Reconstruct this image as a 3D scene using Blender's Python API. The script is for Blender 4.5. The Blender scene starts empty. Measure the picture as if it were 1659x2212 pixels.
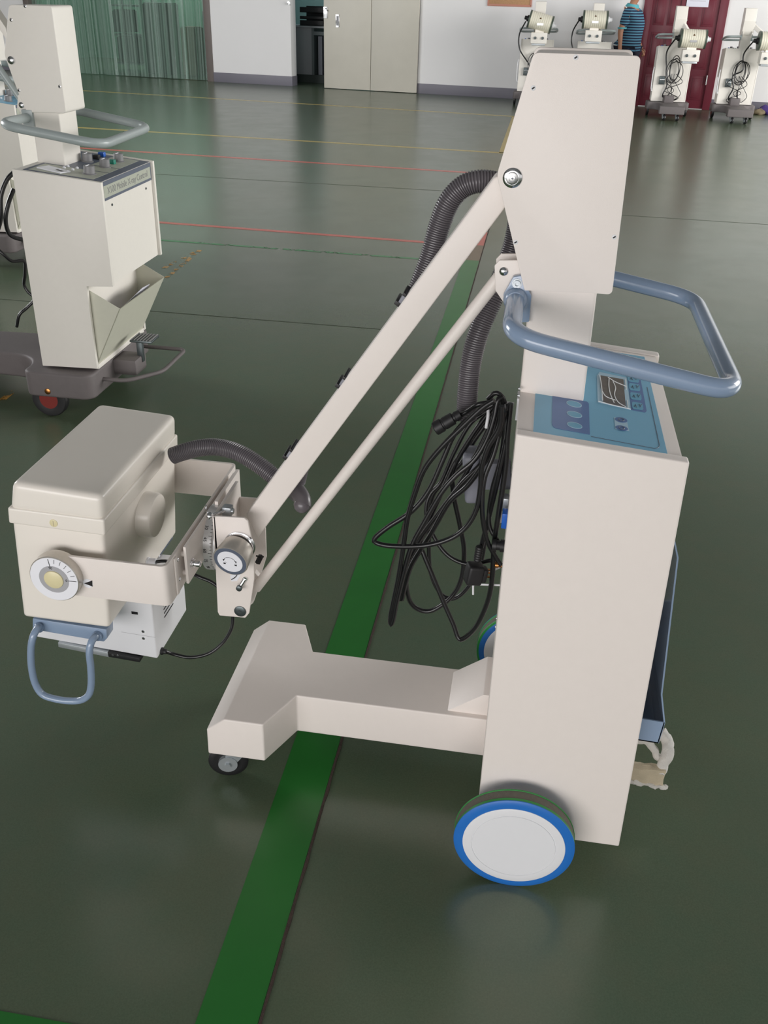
import bpy, bmesh, math, random
from mathutils import Vector, Matrix, noise
random.seed(7)
C = bpy.context.scene.collection
PI = math.pi

# ------------------------------------------------------------------ camera
FPX, PITCH, ROLL, YAW, EYE = 2000.0, math.radians(29.541866), math.radians(1.607174), math.radians(8.48404), 1.65
F_ = Vector((-math.sin(YAW) * math.cos(PITCH), math.cos(YAW) * math.cos(PITCH), -math.sin(PITCH)))
r0 = Vector((math.cos(YAW), math.sin(YAW), 0)); u0 = r0.cross(F_)
R_ = math.cos(ROLL) * r0 + math.sin(ROLL) * u0
U_ = -math.sin(ROLL) * r0 + math.cos(ROLL) * u0
EYEP = Vector((0, 0, EYE))
cd = bpy.data.cameras.new('camera'); cam = bpy.data.objects.new('camera', cd); C.objects.link(cam)
cam.matrix_world = Matrix(((R_.x, U_.x, -F_.x, 0), (R_.y, U_.y, -F_.y, 0), (R_.z, U_.z, -F_.z, EYE), (0, 0, 0, 1)))
cd.sensor_fit = 'VERTICAL'; cd.sensor_height = 24; cd.lens = FPX / 2212 * 24; cd.clip_start = .05; cd.clip_end = 100
bpy.context.scene.camera = cam

# ------------------------------------------------------------------ light and exposure
vs = bpy.context.scene.view_settings
vs.view_transform = 'Standard'; vs.look = 'None'; vs.gamma = 1; vs.use_curve_mapping = False; vs.exposure = 0.29
w = bpy.data.worlds.new('world'); bpy.context.scene.world = w; w.use_nodes = True
w.node_tree.nodes['Background'].inputs[0].default_value = (1.0, .985, .96, 1)
w.node_tree.nodes['Background'].inputs[1].default_value = 0.66

def area(name, loc, target, sx, sy, power, col=(1, 1, 1)):
    l = bpy.data.lights.new(name, 'AREA'); l.shape = 'RECTANGLE'; l.size = sx; l.size_y = sy; l.energy = power; l.color = col
    o = bpy.data.objects.new(name, l); C.objects.link(o); o.location = loc
    o.rotation_euler = (Vector(target) - Vector(loc)).to_track_quat('-Z', 'Y').to_euler(); return o
area('window_light_behind', (-2.0, -5.5, 1.7), (-.2, 2, .8), 7, 2.6, 285, (1, .965, .96))
area('fill_light_hall_right', (9.5, 9.5, 2.8), (0, 13, 1.0), 9, 3, 980, (1, .98, .96))  # added fill, brightens the far wall from the right
area('fill_light_hall_left', (-10.5, 8, 2.8), (0, 14, .8), 8, 3, 700, (.98, .98, 1))  # added fill, brightens the far wall from the left
area('side_room_fill', (-4.2, 20.3, 2.9), (-4.2, 20.3, 0), .8, .8, 9, (.82, .97, 1))  # unseen source added so the desk room is not black
area('curtain_room_fill', (-8.5, 21.5, 3.2), (-8.5, 21.5, 0), 2, 1.5, 60, (.95, 1, .97))  # unseen source added to light the room behind the strips
area('fill_light_right', (8.5, 2.5, 2.4), (-1.5, 3, .8), 5, 2.5, 120, (1, .98, .95))  # fill added to lift the right-facing sides of the left machine

# ------------------------------------------------------------------ pixel rays on real planes (measuring help)
def ray(px, py):
    return F_ + R_ * ((px - 829.5) / FPX) - U_ * ((py - 1106) / FPX)
def at(px, py, Y):
    d = ray(px, py); return EYEP + d * (Y / d.y)
def atz(px, py, Z):
    d = ray(px, py); return EYEP + d * ((Z - EYE) / d.z)
def atx(px, py, X):
    d = ray(px, py); return EYEP + d * (X / d.x)
def atpl(px, py, p0, n):
    d = ray(px, py); return EYEP + d * ((Vector(p0) - EYEP).dot(n) / d.dot(n))

# ------------------------------------------------------------------ materials
def lin(c):
    return tuple((v / 12.92 if v <= .04045 else ((v + .055) / 1.055) ** 2.4) for v in [x / 255 for x in c]) + (1,)
def mat(name, rgb, rough=.45, metal=0, var=.04, scale=40, bump=0, spec=.5, coat=0):
    m = bpy.data.materials.new(name); m.use_nodes = True; nt = m.node_tree; b = nt.nodes['Principled BSDF']
    b.inputs['Roughness'].default_value = rough; b.inputs['Metallic'].default_value = metal
    b.inputs['Specular IOR Level'].default_value = spec
    if coat: b.inputs['Coat Weight'].default_value = coat; b.inputs['Coat Roughness'].default_value = .1
    tc = nt.nodes.new('ShaderNodeTexCoord'); n = nt.nodes.new('ShaderNodeTexNoise'); n.inputs['Scale'].default_value = scale
    n.inputs['Detail'].default_value = 3
    nt.links.new(tc.outputs['Object'], n.inputs['Vector'])
    mx = nt.nodes.new('ShaderNodeMix'); mx.data_type = 'RGBA'
    c = lin(rgb)
    mx.inputs['A'].default_value = tuple(v * (1 - var) for v in c[:3]) + (1,)
    mx.inputs['B'].default_value = tuple(min(1, v * (1 + var)) for v in c[:3]) + (1,)
    nt.links.new(n.outputs['Fac'], mx.inputs['Factor']); nt.links.new(mx.outputs['Result'], b.inputs['Base Color'])
    if bump:
        bp = nt.nodes.new('ShaderNodeBump'); bp.inputs['Strength'].default_value = bump; bp.inputs['Distance'].default_value = .002
        n2 = nt.nodes.new('ShaderNodeTexNoise'); n2.inputs['Scale'].default_value = 700
        nt.links.new(tc.outputs['Object'], n2.inputs['Vector']); nt.links.new(n2.outputs['Fac'], bp.inputs['Height'])
        nt.links.new(bp.outputs['Normal'], b.inputs['Normal'])
    return m
M = {}
M['paint'] = mat('ivory_powder_coat', (232, 224, 218), .42, bump=.12, var=.015)
M['paint_head'] = mat('cream_housing_paint', (234, 228, 219), .28, var=.012, scale=20)
M['paint_b'] = mat('pale_ivory_paint', (231, 227, 219), .45, var=.02)
M['blue'] = mat('grey_blue_paint', (134, 153, 178), .18, var=.03, scale=60, coat=.3)
M['greyblue'] = mat('pale_grey_handle_paint', (160, 170, 170), .3, var=.03)
M['greybase'] = mat('dark_grey_base_paint', (104, 98, 98), .6, var=.06, bump=.3)
M['hose'] = mat('grey_corrugated_plastic', (98, 94, 98), .3, var=.03)
M['cable'] = mat('black_cable_rubber', (22, 22, 24), .28, var=.1)
M['rubber'] = mat('black_rubber', (26, 26, 28), .5, var=.1)
M['black'] = mat('matte_black', (20, 20, 22), .5)
M['ink'] = mat('black_print', (25, 22, 24), .6)
M['metal'] = mat('brushed_steel', (190, 190, 190), .25, 1, var=.05)
M['chrome'] = mat('bright_chrome', (225, 225, 228), .12, 1, var=.02)
M['zinc'] = mat('zinc_plate', (186, 192, 196), .34, .6, var=.08)
M['darkmetal'] = mat('dark_steel', (92, 100, 102), .35, .7, var=.06)
M['brass'] = mat('brass', (176, 120, 70), .3, 1, var=.05)
M['knob'] = mat('satin_knob_metal', (200, 194, 186), .35, .6, var=.08, scale=200)
M['whiteface'] = mat('white_dial_print', (235, 236, 242), .45, var=.01)
M['greyring'] = mat('grey_dial_ring', (168, 168, 172), .45, var=.02)
M['cream'] = mat('cream_plastic_plug', (222, 212, 170), .35, var=.02)
M['panelblue'] = mat('light_blue_membrane', (120, 178, 208), .4, var=.02)
M['panelpurple'] = mat('violet_blue_membrane', (88, 118, 168), .4, var=.02)
M['panelline'] = mat('pale_outline_print', (168, 198, 216), .4)
M['panelkey'] = mat('key_blue_print', (100, 165, 195), .4)
M['lcd'] = mat('brown_grey_lcd', (112, 104, 98), .12, var=.2, scale=60)
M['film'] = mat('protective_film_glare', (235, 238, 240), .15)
M['tyreface'] = mat('bright_blue_tyre_wall', (34, 108, 190), .42, var=.05)
M['tyregreen'] = mat('green_tyre_edge', (40, 140, 62), .5, var=.1)
M['tread'] = mat('dirty_grey_tread', (104, 100, 90), .7, var=.25, scale=120, bump=.5)
M['hub'] = mat('white_hub_cap', (226, 227, 230), .4, var=.01)
M['red'] = mat('red_wheel_hub', (120, 34, 26), .5)
M['foam'] = mat('foam_wrap', (205, 202, 196), .6, var=.1, bump=.8)
M['foamtan'] = mat('tan_taped_foam', (186, 174, 150), .6, var=.15, bump=.8)
M['knobgrey'] = mat('grey_plastic_knob', (128, 128, 130), .4, var=.05)
M['plate'] = mat('grey_green_print', (176, 180, 166), .4, var=.03)
M['slate'] = mat('slate_blue_print', (92, 100, 116), .4, var=.04)
M['green'] = mat('green_button', (20, 130, 110), .4)
M['bluebtn'] = mat('blue_plastic', (30, 96, 190), .35)
M['steelbox'] = mat('grey_hand_switch', (128, 130, 140), .5, var=.04)
M['wall'] = mat('white_wall_paint', (230, 229, 229), .75, var=.015, scale=3, bump=.2)
M['base'] = mat('grey_skirting_paint', (112, 110, 120), .5, var=.05, scale=5)
M['ceil'] = mat('grey_ceiling', (122, 124, 126), .9)
M['slidedoor'] = mat('beige_metal_door', (196, 192, 180), .45, var=.06, scale=4)
M['reddoor'] = mat('burgundy_door_paint', (106, 38, 52), .34, var=.08, scale=12)
M['cork'] = mat('cork_board', (184, 144, 106), .85, var=.25, scale=60, bump=.6)
M['corkframe'] = mat('copper_brown_frame', (190, 130, 110), .5)
M['paper'] = mat('white_paper', (225, 226, 238), .7, var=.02)
M['deskwhite'] = mat('grey_desk_laminate', (150, 152, 156), .6, var=.04)
M['roomwall'] = mat('pale_cyan_wall', (176, 206, 204), .8)
M['tube_body'] = mat('xray_tube_cream', (220, 216, 198), .4, var=.03)
M['tube_cap'] = mat('tube_end_dark_green', (84, 94, 84), .4, .3)
M['skin'] = mat('skin', (176, 126, 100), .55, var=.06, scale=15)
M['hair'] = mat('black_hair', (30, 26, 24), .6)
M['trousers'] = mat('dark_navy_trousers', (44, 46, 62), .8, var=.1)
M['shoe'] = mat('dark_shoe', (38, 34, 34), .5)
M['purple'] = mat('purple_cloth', (70, 50, 120), .8, var=.2, scale=30)
M['shelfdark'] = mat('dark_shelving', (58, 66, 64), .7, var=.3, scale=6)
M['carton'] = mat('dull_brown_carton', (120, 108, 84), .8, var=.2, scale=8)
M['rackgrey'] = mat('grey_rack', (100, 108, 110), .6, var=.2, scale=5)

def striped_shirt():
    m = bpy.data.materials.new('striped_polo'); m.use_nodes = True; nt = m.node_tree; b = nt.nodes['Principled BSDF']
    b.inputs['Roughness'].default_value = .85
    tc = nt.nodes.new('ShaderNodeTexCoord'); wv = nt.nodes.new('ShaderNodeTexWave'); wv.bands_direction = 'Z'
    wv.inputs['Scale'].default_value = 8.2; wv.inputs['Distortion'].default_value = .3; wv.inputs['Detail'].default_value = 1
    nt.links.new(tc.outputs['Object'], wv.inputs['Vector'])
    cr = nt.nodes.new('ShaderNodeValToRGB'); e = cr.color_ramp.elements
    e[0].color = lin((26, 36, 66)); e[0].position = .42; e[1].color = lin((92, 150, 178)); e[1].position = .62
    nt.links.new(wv.outputs['Fac'], cr.inputs['Fac']); nt.links.new(cr.outputs['Color'], b.inputs['Base Color'])
    return m
M['shirt'] = striped_shirt()
M['collar'] = mat('teal_collar', (90, 178, 190), .8)

def curtain_mat():
    m = bpy.data.materials.new('green_pvc_strip'); m.use_nodes = True; nt = m.node_tree
    b = nt.nodes['Principled BSDF']; b.inputs['Base Color'].default_value = lin((176, 198, 188)); b.inputs['Roughness'].default_value = .12
    tr = nt.nodes.new('ShaderNodeBsdfTransparent'); tr.inputs[0].default_value = (.80, .87, .83, 1)
    tc = nt.nodes.new('ShaderNodeTexCoord'); n = nt.nodes.new('ShaderNodeTexNoise'); mp = nt.nodes.new('ShaderNodeMapping')
    mp.inputs['Scale'].default_value = (26, 26, .03); n.inputs['Scale'].default_value = 1.0; n.inputs['Detail'].default_value = 4
    nt.links.new(tc.outputs['Object'], mp.inputs['Vector']); nt.links.new(mp.outputs['Vector'], n.inputs['Vector'])
    mr = nt.nodes.new('ShaderNodeMapRange'); mr.inputs['From Min'].default_value = .35; mr.inputs['From Max'].default_value = .7
    mr.inputs['To Min'].default_value = .06; mr.inputs['To Max'].default_value = .40
    nt.links.new(n.outputs['Fac'], mr.inputs['Value'])
    mx = nt.nodes.new('ShaderNodeMixShader'); nt.links.new(mr.outputs['Result'], mx.inputs['Fac'])
    nt.links.new(tr.outputs[0], mx.inputs[1]); nt.links.new(b.outputs[0], mx.inputs[2])
    nt.links.new(mx.outputs[0], nt.nodes['Material Output'].inputs['Surface']); return m
M['pvc'] = curtain_mat()

def floor_mat():
    m = bpy.data.materials.new('green_epoxy_floor'); m.use_nodes = True; nt = m.node_tree; b = nt.nodes['Principled BSDF']; L = nt.links
    tc = nt.nodes.new('ShaderNodeTexCoord')
    def nz(s, d=5, r=.6):
        n = nt.nodes.new('ShaderNodeTexNoise'); n.inputs['Scale'].default_value = s; n.inputs['Detail'].default_value = d
        n.inputs['Roughness'].default_value = r; L.new(tc.outputs['Object'], n.inputs['Vector']); return n
    def ramp(src, c0, c1, p0=.35, p1=.65):
        r = nt.nodes.new('ShaderNodeValToRGB'); e = r.color_ramp.elements
        e[0].position = p0; e[0].color = c0; e[1].position = p1; e[1].color = c1; L.new(src, r.inputs['Fac']); return r
    a = ramp(nz(1.1).outputs['Fac'], lin((82, 92, 70)), lin((78, 98, 80)))
    g = ramp(nz(9, 6, .7).outputs['Fac'], lin((90, 97, 76)), lin((76, 97, 76)))
    f = ramp(nz(260, 3, .8).outputs['Fac'], lin((70, 80, 60)), lin((94, 106, 84)))
    m1 = nt.nodes.new('ShaderNodeMix'); m1.data_type = 'RGBA'; m1.inputs['Factor'].default_value = .45
    L.new(a.outputs[0], m1.inputs['A']); L.new(g.outputs[0], m1.inputs['B'])
    m2 = nt.nodes.new('ShaderNodeMix'); m2.data_type = 'RGBA'; m2.inputs['Factor'].default_value = .3
    L.new(m1.outputs['Result'], m2.inputs['A']); L.new(f.outputs[0], m2.inputs['B'])
    # sparse dark scuffs
    v = nt.nodes.new('ShaderNodeTexVoronoi'); v.inputs['Scale'].default_value = 1.3; L.new(tc.outputs['Object'], v.inputs['Vector'])
    sc = ramp(v.outputs['Distance'], (.3, .3, .3, 1), (1, 1, 1, 1), .012, .018)
    m3 = nt.nodes.new('ShaderNodeMix'); m3.data_type = 'RGBA'; m3.blend_type = 'MULTIPLY'; m3.inputs['Factor'].default_value = 1
    L.new(m2.outputs['Result'], m3.inputs['A']); L.new(sc.outputs[0], m3.inputs['B'])
    L.new(m3.outputs['Result'], b.inputs['Base Color'])
    rr = ramp(nz(3.5, 6).outputs['Fac'], (.24, .24, .24, 1), (.265, .265, .265, 1)); L.new(rr.outputs[0], b.inputs['Roughness'])
    bp = nt.nodes.new('ShaderNodeBump'); bp.inputs['Strength'].default_value = .02; bp.inputs['Distance'].default_value = .003
    L.new(nz(6, 3).outputs['Fac'], bp.inputs['Height']); L.new(bp.outputs['Normal'], b.inputs['Normal'])
    b.inputs['Specular IOR Level'].default_value = .66; b.inputs['IOR'].default_value = 1.55
    return m
M['floor'] = floor_mat()
def paintline(name, rgb, worn=0):
    m = mat(name, rgb, .3, var=.12, scale=9)
    if worn:
        nt = m.node_tree; tr = nt.nodes.new('ShaderNodeBsdfTransparent'); mx = nt.nodes.new('ShaderNodeMixShader')
        tc = nt.nodes.new('ShaderNodeTexCoord'); n = nt.nodes.new('ShaderNodeTexNoise'); n.inputs['Scale'].default_value = 14; n.inputs['Detail'].default_value = 6
        nt.links.new(tc.outputs['Object'], n.inputs['Vector'])
        r = nt.nodes.new('ShaderNodeValToRGB'); r.color_ramp.elements[0].position = worn; r.color_ramp.elements[1].position = worn + .06
        nt.links.new(n.outputs['Fac'], r.inputs['Fac']); nt.links.new(r.outputs[0], mx.inputs['Fac'])
        nt.links.new(tr.outputs[0], mx.inputs[1]); nt.links.new(nt.nodes['Principled BSDF'].outputs[0], mx.inputs[2])
        nt.links.new(mx.outputs[0], nt.nodes['Material Output'].inputs['Surface'])
    return m
M['linegreen'] = paintline('green_floor_stripe', (37, 110, 43))
M['linered'] = paintline('red_floor_line', (190, 92, 80))
M['lineyellow'] = paintline('yellow_floor_line', (176, 156, 84))
M['linebrown'] = paintline('brown_floor_patch', (110, 92, 66))
M['lineorange'] = paintline('worn_orange_line', (190, 140, 60), .52)
M['linefaint'] = paintline('faint_green_line', (60, 128, 78), .42)
M['crack'] = mat('floor_joint_filler', (62, 46, 38), .8, var=.5, scale=60, bump=1)
M['seam'] = mat('floor_seam', (66, 72, 58), .6)

# ------------------------------------------------------------------ mesh helpers
ORG = {}
def V(*a): return Vector(a)
class MB:
    def __init__(s): s.bm = bmesh.new()
    def add(s, b2, bev=0, seg=2, ang=30):
        bmesh.ops.remove_doubles(b2, verts=b2.verts, dist=1e-6)
        bmesh.ops.recalc_face_normals(b2, faces=b2.faces)
        if bev:
            ed = [e for e in b2.edges if len(e.link_faces) == 2 and e.calc_face_angle(0) > math.radians(ang)]
            if ed: bmesh.ops.bevel(b2, geom=ed, offset=bev, segments=seg, profile=.6, affect='EDGES', clamp_overlap=True)
        t = bpy.data.meshes.new('t'); b2.to_mesh(t); b2.free(); s.bm.from_mesh(t); bpy.data.meshes.remove(t); return s
    def box(s, x0, x1, y0, y1, z0, z1, bev=0, seg=2, m=None):
        b = bmesh.new(); bmesh.ops.create_cube(b, size=1)
        for v in b.verts: v.co = V(x0 + (v.co.x + .5) * (x1 - x0), y0 + (v.co.y + .5) * (y1 - y0), z0 + (v.co.z + .5) * (z1 - z0))
        if m is not None: bmesh.ops.transform(b, matrix=m, verts=b.verts)
        return s.add(b, bev, seg)
    def loft(s, loops, bev=0, seg=2, cap=True, closed=False):
        b = bmesh.new(); R = [[b.verts.new(p) for p in lp] for lp in loops]; n = len(R[0])
        pairs = list(zip(R[:-1], R[1:])) + ([(R[-1], R[0])] if closed else [])
        for A, B in pairs:
            for i in range(n):
                j = (i + 1) % n
                try: b.faces.new((A[i], A[j], B[j], B[i]))
                except ValueError: pass
        if cap and not closed:
            b.faces.new(R[0][::-1]); b.faces.new(R[-1])
        return s.add(b, bev, seg)
    def prism(s, pts, y0, y1, bev=0, seg=2):   # pts (x, z), extruded along Y
        return s.loft([[V(x, y0, z) for x, z in pts], [V(x, y1, z) for x, z in pts]], bev, seg)
    def slab(s, pts, z0, z1, bev=0, seg=2):    # pts (x, y), extruded along Z
        return s.loft([[V(x, y, z0) for x, y in pts], [V(x, y, z1) for x, y in pts]], bev, seg)
    def cyl(s, p0, p1, r, n=32, r1=None, bev=0, seg=2):
        p0, p1 = Vector(p0), Vector(p1); q = (p1 - p0).to_track_quat('Z', 'Y'); r1 = r if r1 is None else r1
        def ring(p, rr): return [p + q @ V(rr * math.cos(2 * PI * i / n), rr * math.sin(2 * PI * i / n), 0) for i in range(n)]
        return s.loft([ring(p0, r), ring(p1, r1)], bev, seg)
    def lathe(s, p0, axis, prof, n=40):        # prof list of (dist along axis, radius)
        p0 = Vector(p0); q = Vector(axis).to_track_quat('Z', 'Y')
        return s.loft([[p0 + q @ V(max(r, 1e-4) * math.cos(2 * PI * i / n), max(r, 1e-4) * math.sin(2 * PI * i / n), d) for i in range(n)] for d, r in prof])
    def tube(s, path, r, n=12, rf=None, cap=True):
        path = [Vector(p) for p in path]; loops = []; up = None
        for i, p in enumerate(path):
            t = (path[min(i + 1, len(path) - 1)] - path[max(i - 1, 0)]).normalized()
            if up is None:
                up = t.cross(V(0, 0, 1)) if abs(t.z) < .9 else t.cross(V(1, 0, 0))
            up = (up - t * up.dot(t)).normalized(); bi = t.cross(up)
            rr = rf(i) if rf else r
            loops.append([p + (up * math.cos(2 * PI * k / n) + bi * math.sin(2 * PI * k / n)) * rr for k in range(n)])
        return s.loft(loops, cap=cap)
    def ball(s, c, r, n=16, sc=(1, 1, 1)):
        b = bmesh.new(); bmesh.ops.create_uvsphere(b, u_segments=n, v_segments=n // 2 + 1, radius=r)
        for v in b.verts: v.co = Vector(c) + V(v.co.x * sc[0], v.co.y * sc[1], v.co.z * sc[2])
        return s.add(b)
    def poly(s, pts, off):                     # thin plate: polygon of world points thickened by vector off
        off = Vector(off); return s.loft([[Vector(p) for p in pts], [Vector(p) + off for p in pts]])
    def text(s, txt, size, mtx, depth=.0004, align='CENTER'):
        cu = bpy.data.curves.new('t', 'FONT'); cu.body = txt; cu.size = size; cu.extrude = depth; cu.align_x = align; cu.align_y = 'CENTER'
        o = bpy.data.objects.new('t', cu); me = bpy.data.meshes.new_from_object(o)
        me.transform(mtx); s.bm.from_mesh(me); bpy.data.meshes.remove(me); bpy.data.objects.remove(o); bpy.data.curves.remove(cu); return s
    def build(s, name, m, parent=None, label=None, local=False, sharp=38):
        me = bpy.data.meshes.new(name)
        if parent is not None and not local:
            bmesh.ops.translate(s.bm, vec=-ORG[parent.name], verts=s.bm.verts)
        o = None
        org = Vector((0, 0, 0))
        for f in s.bm.faces: f.smooth = True
        s.bm.edges.ensure_lookup_table()
        for e in s.bm.edges:
            if len(e.link_faces) == 2 and e.calc_face_angle(0) > math.radians(sharp): e.smooth = False
        if parent is None:                      # origin at its own base centre
            xs = [v.co.x for v in s.bm.verts]; ys = [v.co.y for v in s.bm.verts]; zs = [v.co.z for v in s.bm.verts]
            org = V((min(xs) + max(xs)) / 2, (min(ys) + max(ys)) / 2, min(zs))
            bmesh.ops.translate(s.bm, vec=-org, verts=s.bm.verts)
        s.bm.to_mesh(me); s.bm.free(); me.materials.append(m)
        o = bpy.data.objects.new(name, me); C.objects.link(o)
        if parent is None: o.location = org; ORG[o.name] = org
        else: o.parent = parent; ORG[o.name] = ORG[parent.name]
        if label: o['label'] = label
        return o
def tag(o, label, cat, group=None, kind=None):
    if label: o['label'] = label
    if cat: o['category'] = cat
    if group: o['group'] = group
    if kind: o['kind'] = kind
    return o
def thing(name, loc, label, cat, group=None, rz=0):
    o = bpy.data.objects.new(name, None); C.objects.link(o); o.location = loc; o.rotation_euler = (0, 0, rz); o.empty_display_size = .1
    ORG[o.name] = Vector(loc); return tag(o, label, cat, group)
def struct(o): o['kind'] = 'structure'; return o
def fillet(P, r, n=8):
    P = [Vector(p) for p in P]; out = [P[0]]
    for a, b, c in zip(P[:-2], P[1:-1], P[2:]):
        d0 = (a - b); d1 = (c - b); rr = min(r, d0.length * .49, d1.length * .49)
        p0 = b + d0.normalized() * rr; p1 = b + d1.normalized() * rr
        for i in range(n + 1):
            t = i / n; out.append(p0 * (1 - t) ** 2 + b * 2 * t * (1 - t) + p1 * t * t)
    out.append(P[-1]); return out
def spline(P, step=.006):
    P = [Vector(p) for p in P]; Q = [P[0] * 2 - P[1]] + P + [P[-1] * 2 - P[-2]]; out = []
    for i in range(1, len(Q) - 2):
        n = max(2, int((Q[i + 1] - Q[i]).length / step))
        for k in range(n):
            t = k / n; a, b, c, d = Q[i - 1], Q[i], Q[i + 1], Q[i + 2]
            out.append(.5 * ((2 * b) + (c - a) * t + (2 * a - 5 * b + 4 * c - d) * t * t + (3 * b - a - 3 * c + d) * t ** 3))
    out.append(P[-1]); return out
def resample(P, step):
    out = [P[0]]; acc = 0
    for a, b in zip(P[:-1], P[1:]):
        L = (b - a).length; pos = step - acc
        while pos <= L: out.append(a.lerp(b, pos / L)); pos += step
        acc = L - (pos - step)
    return out
def xz(pts, Y): return [(p.x, p.z) for p in (at(a, b, Y) for a, b in pts)]

# ================================================================== THE HALL
# back wall plane: foot runs from (-6.405, 18.673) with slope -0.141
WA = V(-6.405, 18.673, 0); WD = V(1, -.141, 0).normalized(); WN = V(WD.y, -WD.x, 0)   # WN points into the hall (towards -Y)
def wu(px, py=190): return (atpl(px, py, WA, WN) - WA).dot(WD)
def wz(px, py): return atpl(px, py, WA, WN).z
WM = Matrix(((WD.x, -WN.x, 0, WA.x), (WD.y, -WN.y, 0, WA.y), (0, 0, 1, 0), (0, 0, 0, 1)))   # local (u, depth behind, z)
def wbox(mb, u0, u1, d0, d1, z0, z1, bev=0): return mb.box(u0, u1, d0, d1, z0, z1, bev, m=WM)

U_cl, U_cr = wu(70, 60), wu(446, 120)      # curtain opening
U_dl, U_dr = wu(630, 150), wu(705, 150)    # dark doorway
U_sl, U_sr = wu(703, 150), wu(903, 150)    # sliding door
U_rl, U_rr = wu(1372, 150), wu(1549, 150)  # red double door with frame
b = MB()
b.box(-16, 14, -8, 26, -.12, 0)
floor = struct(b.build('floor', M['floor']))
FO = ORG['floor'] = floor.location.copy()
def flat(name, m, x0, x1, y0, y1, z=.0012, p=None, rot=None):
    mb = MB()
    if p: mb.slab(p, .0002, z)
    else: mb.box(x0, x1, y0, y1, .0002, z)
    return mb.build(name, m, floor)
flat('painted_stripe', M['linegreen'], -.462, -.35, -1.5, 6.53)
flat('painted_stripe', M['linegreen'], -3.5, -.462, .76, .905)
flat('painted_stripe', M['linebrown'], -.462, -.35, 6.53, 6.98)
flat('painted_stripe', M['linered'], -.462, -.35, 6.98, 7.42)
def strip(name, m, a, b_, wd):
    a = V(*a, 0); b_ = V(*b_, 0); n = (b_ - a).normalized(); n = V(-n.y, n.x, 0) * wd / 2
    return flat(name, m, 0, 0, 0, 0, .0014, [(p.x, p.y) for p in (a - n, b_ - n, b_ + n, a + n)])
strip('painted_line', M['linered'], (-4.2, 7.13), (-.46, 6.96), .055)
strip('painted_line', M['linered'], (-6.5, 10.42), (-.2, 10.07), .07)
strip('painted_line', M['lineyellow'], (-8.5, 12.05), (-.40, 11.55), .075)
strip('painted_line', M['lineyellow'], (-9.5, 16.35), (-.40, 15.22), .08)
strip('painted_line', M['lineyellow'], (-.44, 11.55), (-.44, 15.22), .09)
strip('painted_line', M['linefaint'], (-3.6, 6.55), (-.46, 6.47), .035)
for a, b_ in (((345, 612), (432, 540)), ((352, 580), (420, 545)), ((0, 868), (28, 845))):
    p, q = atz(*a, 0), atz(*b_, 0); strip('painted_line', M['lineorange'], (p.x, p.y), (q.x, q.y), .03)
# rough joint beside the green stripe
pts = []
L_, Rr = [], []
y = -1.2; 
while y < 9:
    wv = .0012 + .004 * abs(noise.noise(V(y * 14, 0, 0)))
    L_.append((-.349 + .002 * noise.noise(V(y * 9, 3, 0)), y)); Rr.append((-.345 + wv, y)); y += .02
mb = MB(); mb.slab(L_ + Rr[::-1], .0003, .0022); mb.build('floor_joint', M['crack'], floor)
for (a, b_) in (((-8, 4.97), (-.6, 4.9)), ((-8, 9.1), (-.5, 9.02)), ((.2, 8.4), (7, 8.2))):
    strip('floor_seam', M['seam'], a, b_, .003)

def wall_piece(u0, u1, z0=0, z1=4.6, th=.24):
    mb = MB(); wbox(mb, u0, u1, 0, th, z0, z1); return mb
mb = wall_piece(U_cl - 9, U_cl - .12); wbox(mb, U_cr + .13, U_dl, 0, .24, 0, 4.6); wbox(mb, U_sr - .0, U_rl, 0, .24, 0, 4.6)
wbox(mb, U_rr, U_rr + 9, 0, .24, 0, 4.6); wbox(mb, U_cl - .12, U_cr + .13, 0, .24, 3.1, 4.6)
wbox(mb, U_dl, U_sr, 0, .24, 2.6, 4.6); wbox(mb, U_rl, U_rr, 0, .24, 2.35, 4.6)
# wall behind the right leaf of the sliding door
wbox(mb, U_dr + .9, U_sr, .12, .24, 0, 2.6)
struct(mb.build('wall_back', M['wall']))
bh = .165
mb = MB(); wbox(mb, U_cl - 9, U_cl - .12, -.012, .0, 0, bh, .003); wbox(mb, U_cr + .13, U_dl + .012, -.012, 0, 0, bh, .003)
wbox(mb, U_dl, U_dl + .012, 0, .24, 0, bh)
wbox(mb, U_sr, U_rl, -.012, 0, 0, bh, .003); wbox(mb, U_rr, U_rr + 9, -.012, 0, 0, bh, .003)
struct(mb.build('baseboard_back', M['base']))
mb = MB(); mb.box(-16, 14, -8, 26, 4.6, 4.75); struct(mb.build('ceiling', M['ceil']))
mb = MB(); mb.box(-11.8, -11.6, -8, 26, 0, 4.6); struct(mb.build('wall_left_blocker', mat('left_blocker_paint', (150, 148, 142), .8)))  # unseen wall added to block world light on left-facing surfaces
# frame of the curtain opening
mb = MB(); wbox(mb, U_cl - .12, U_cl, -.02, .26, 0, 3.1, .004); wbox(mb, U_cr, U_cr + .13, -.02, .26, 0, 3.1, .004)
struct(mb.build('trim_1', mat('brown_grey_frame', (104, 96, 92), .5)))
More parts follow.
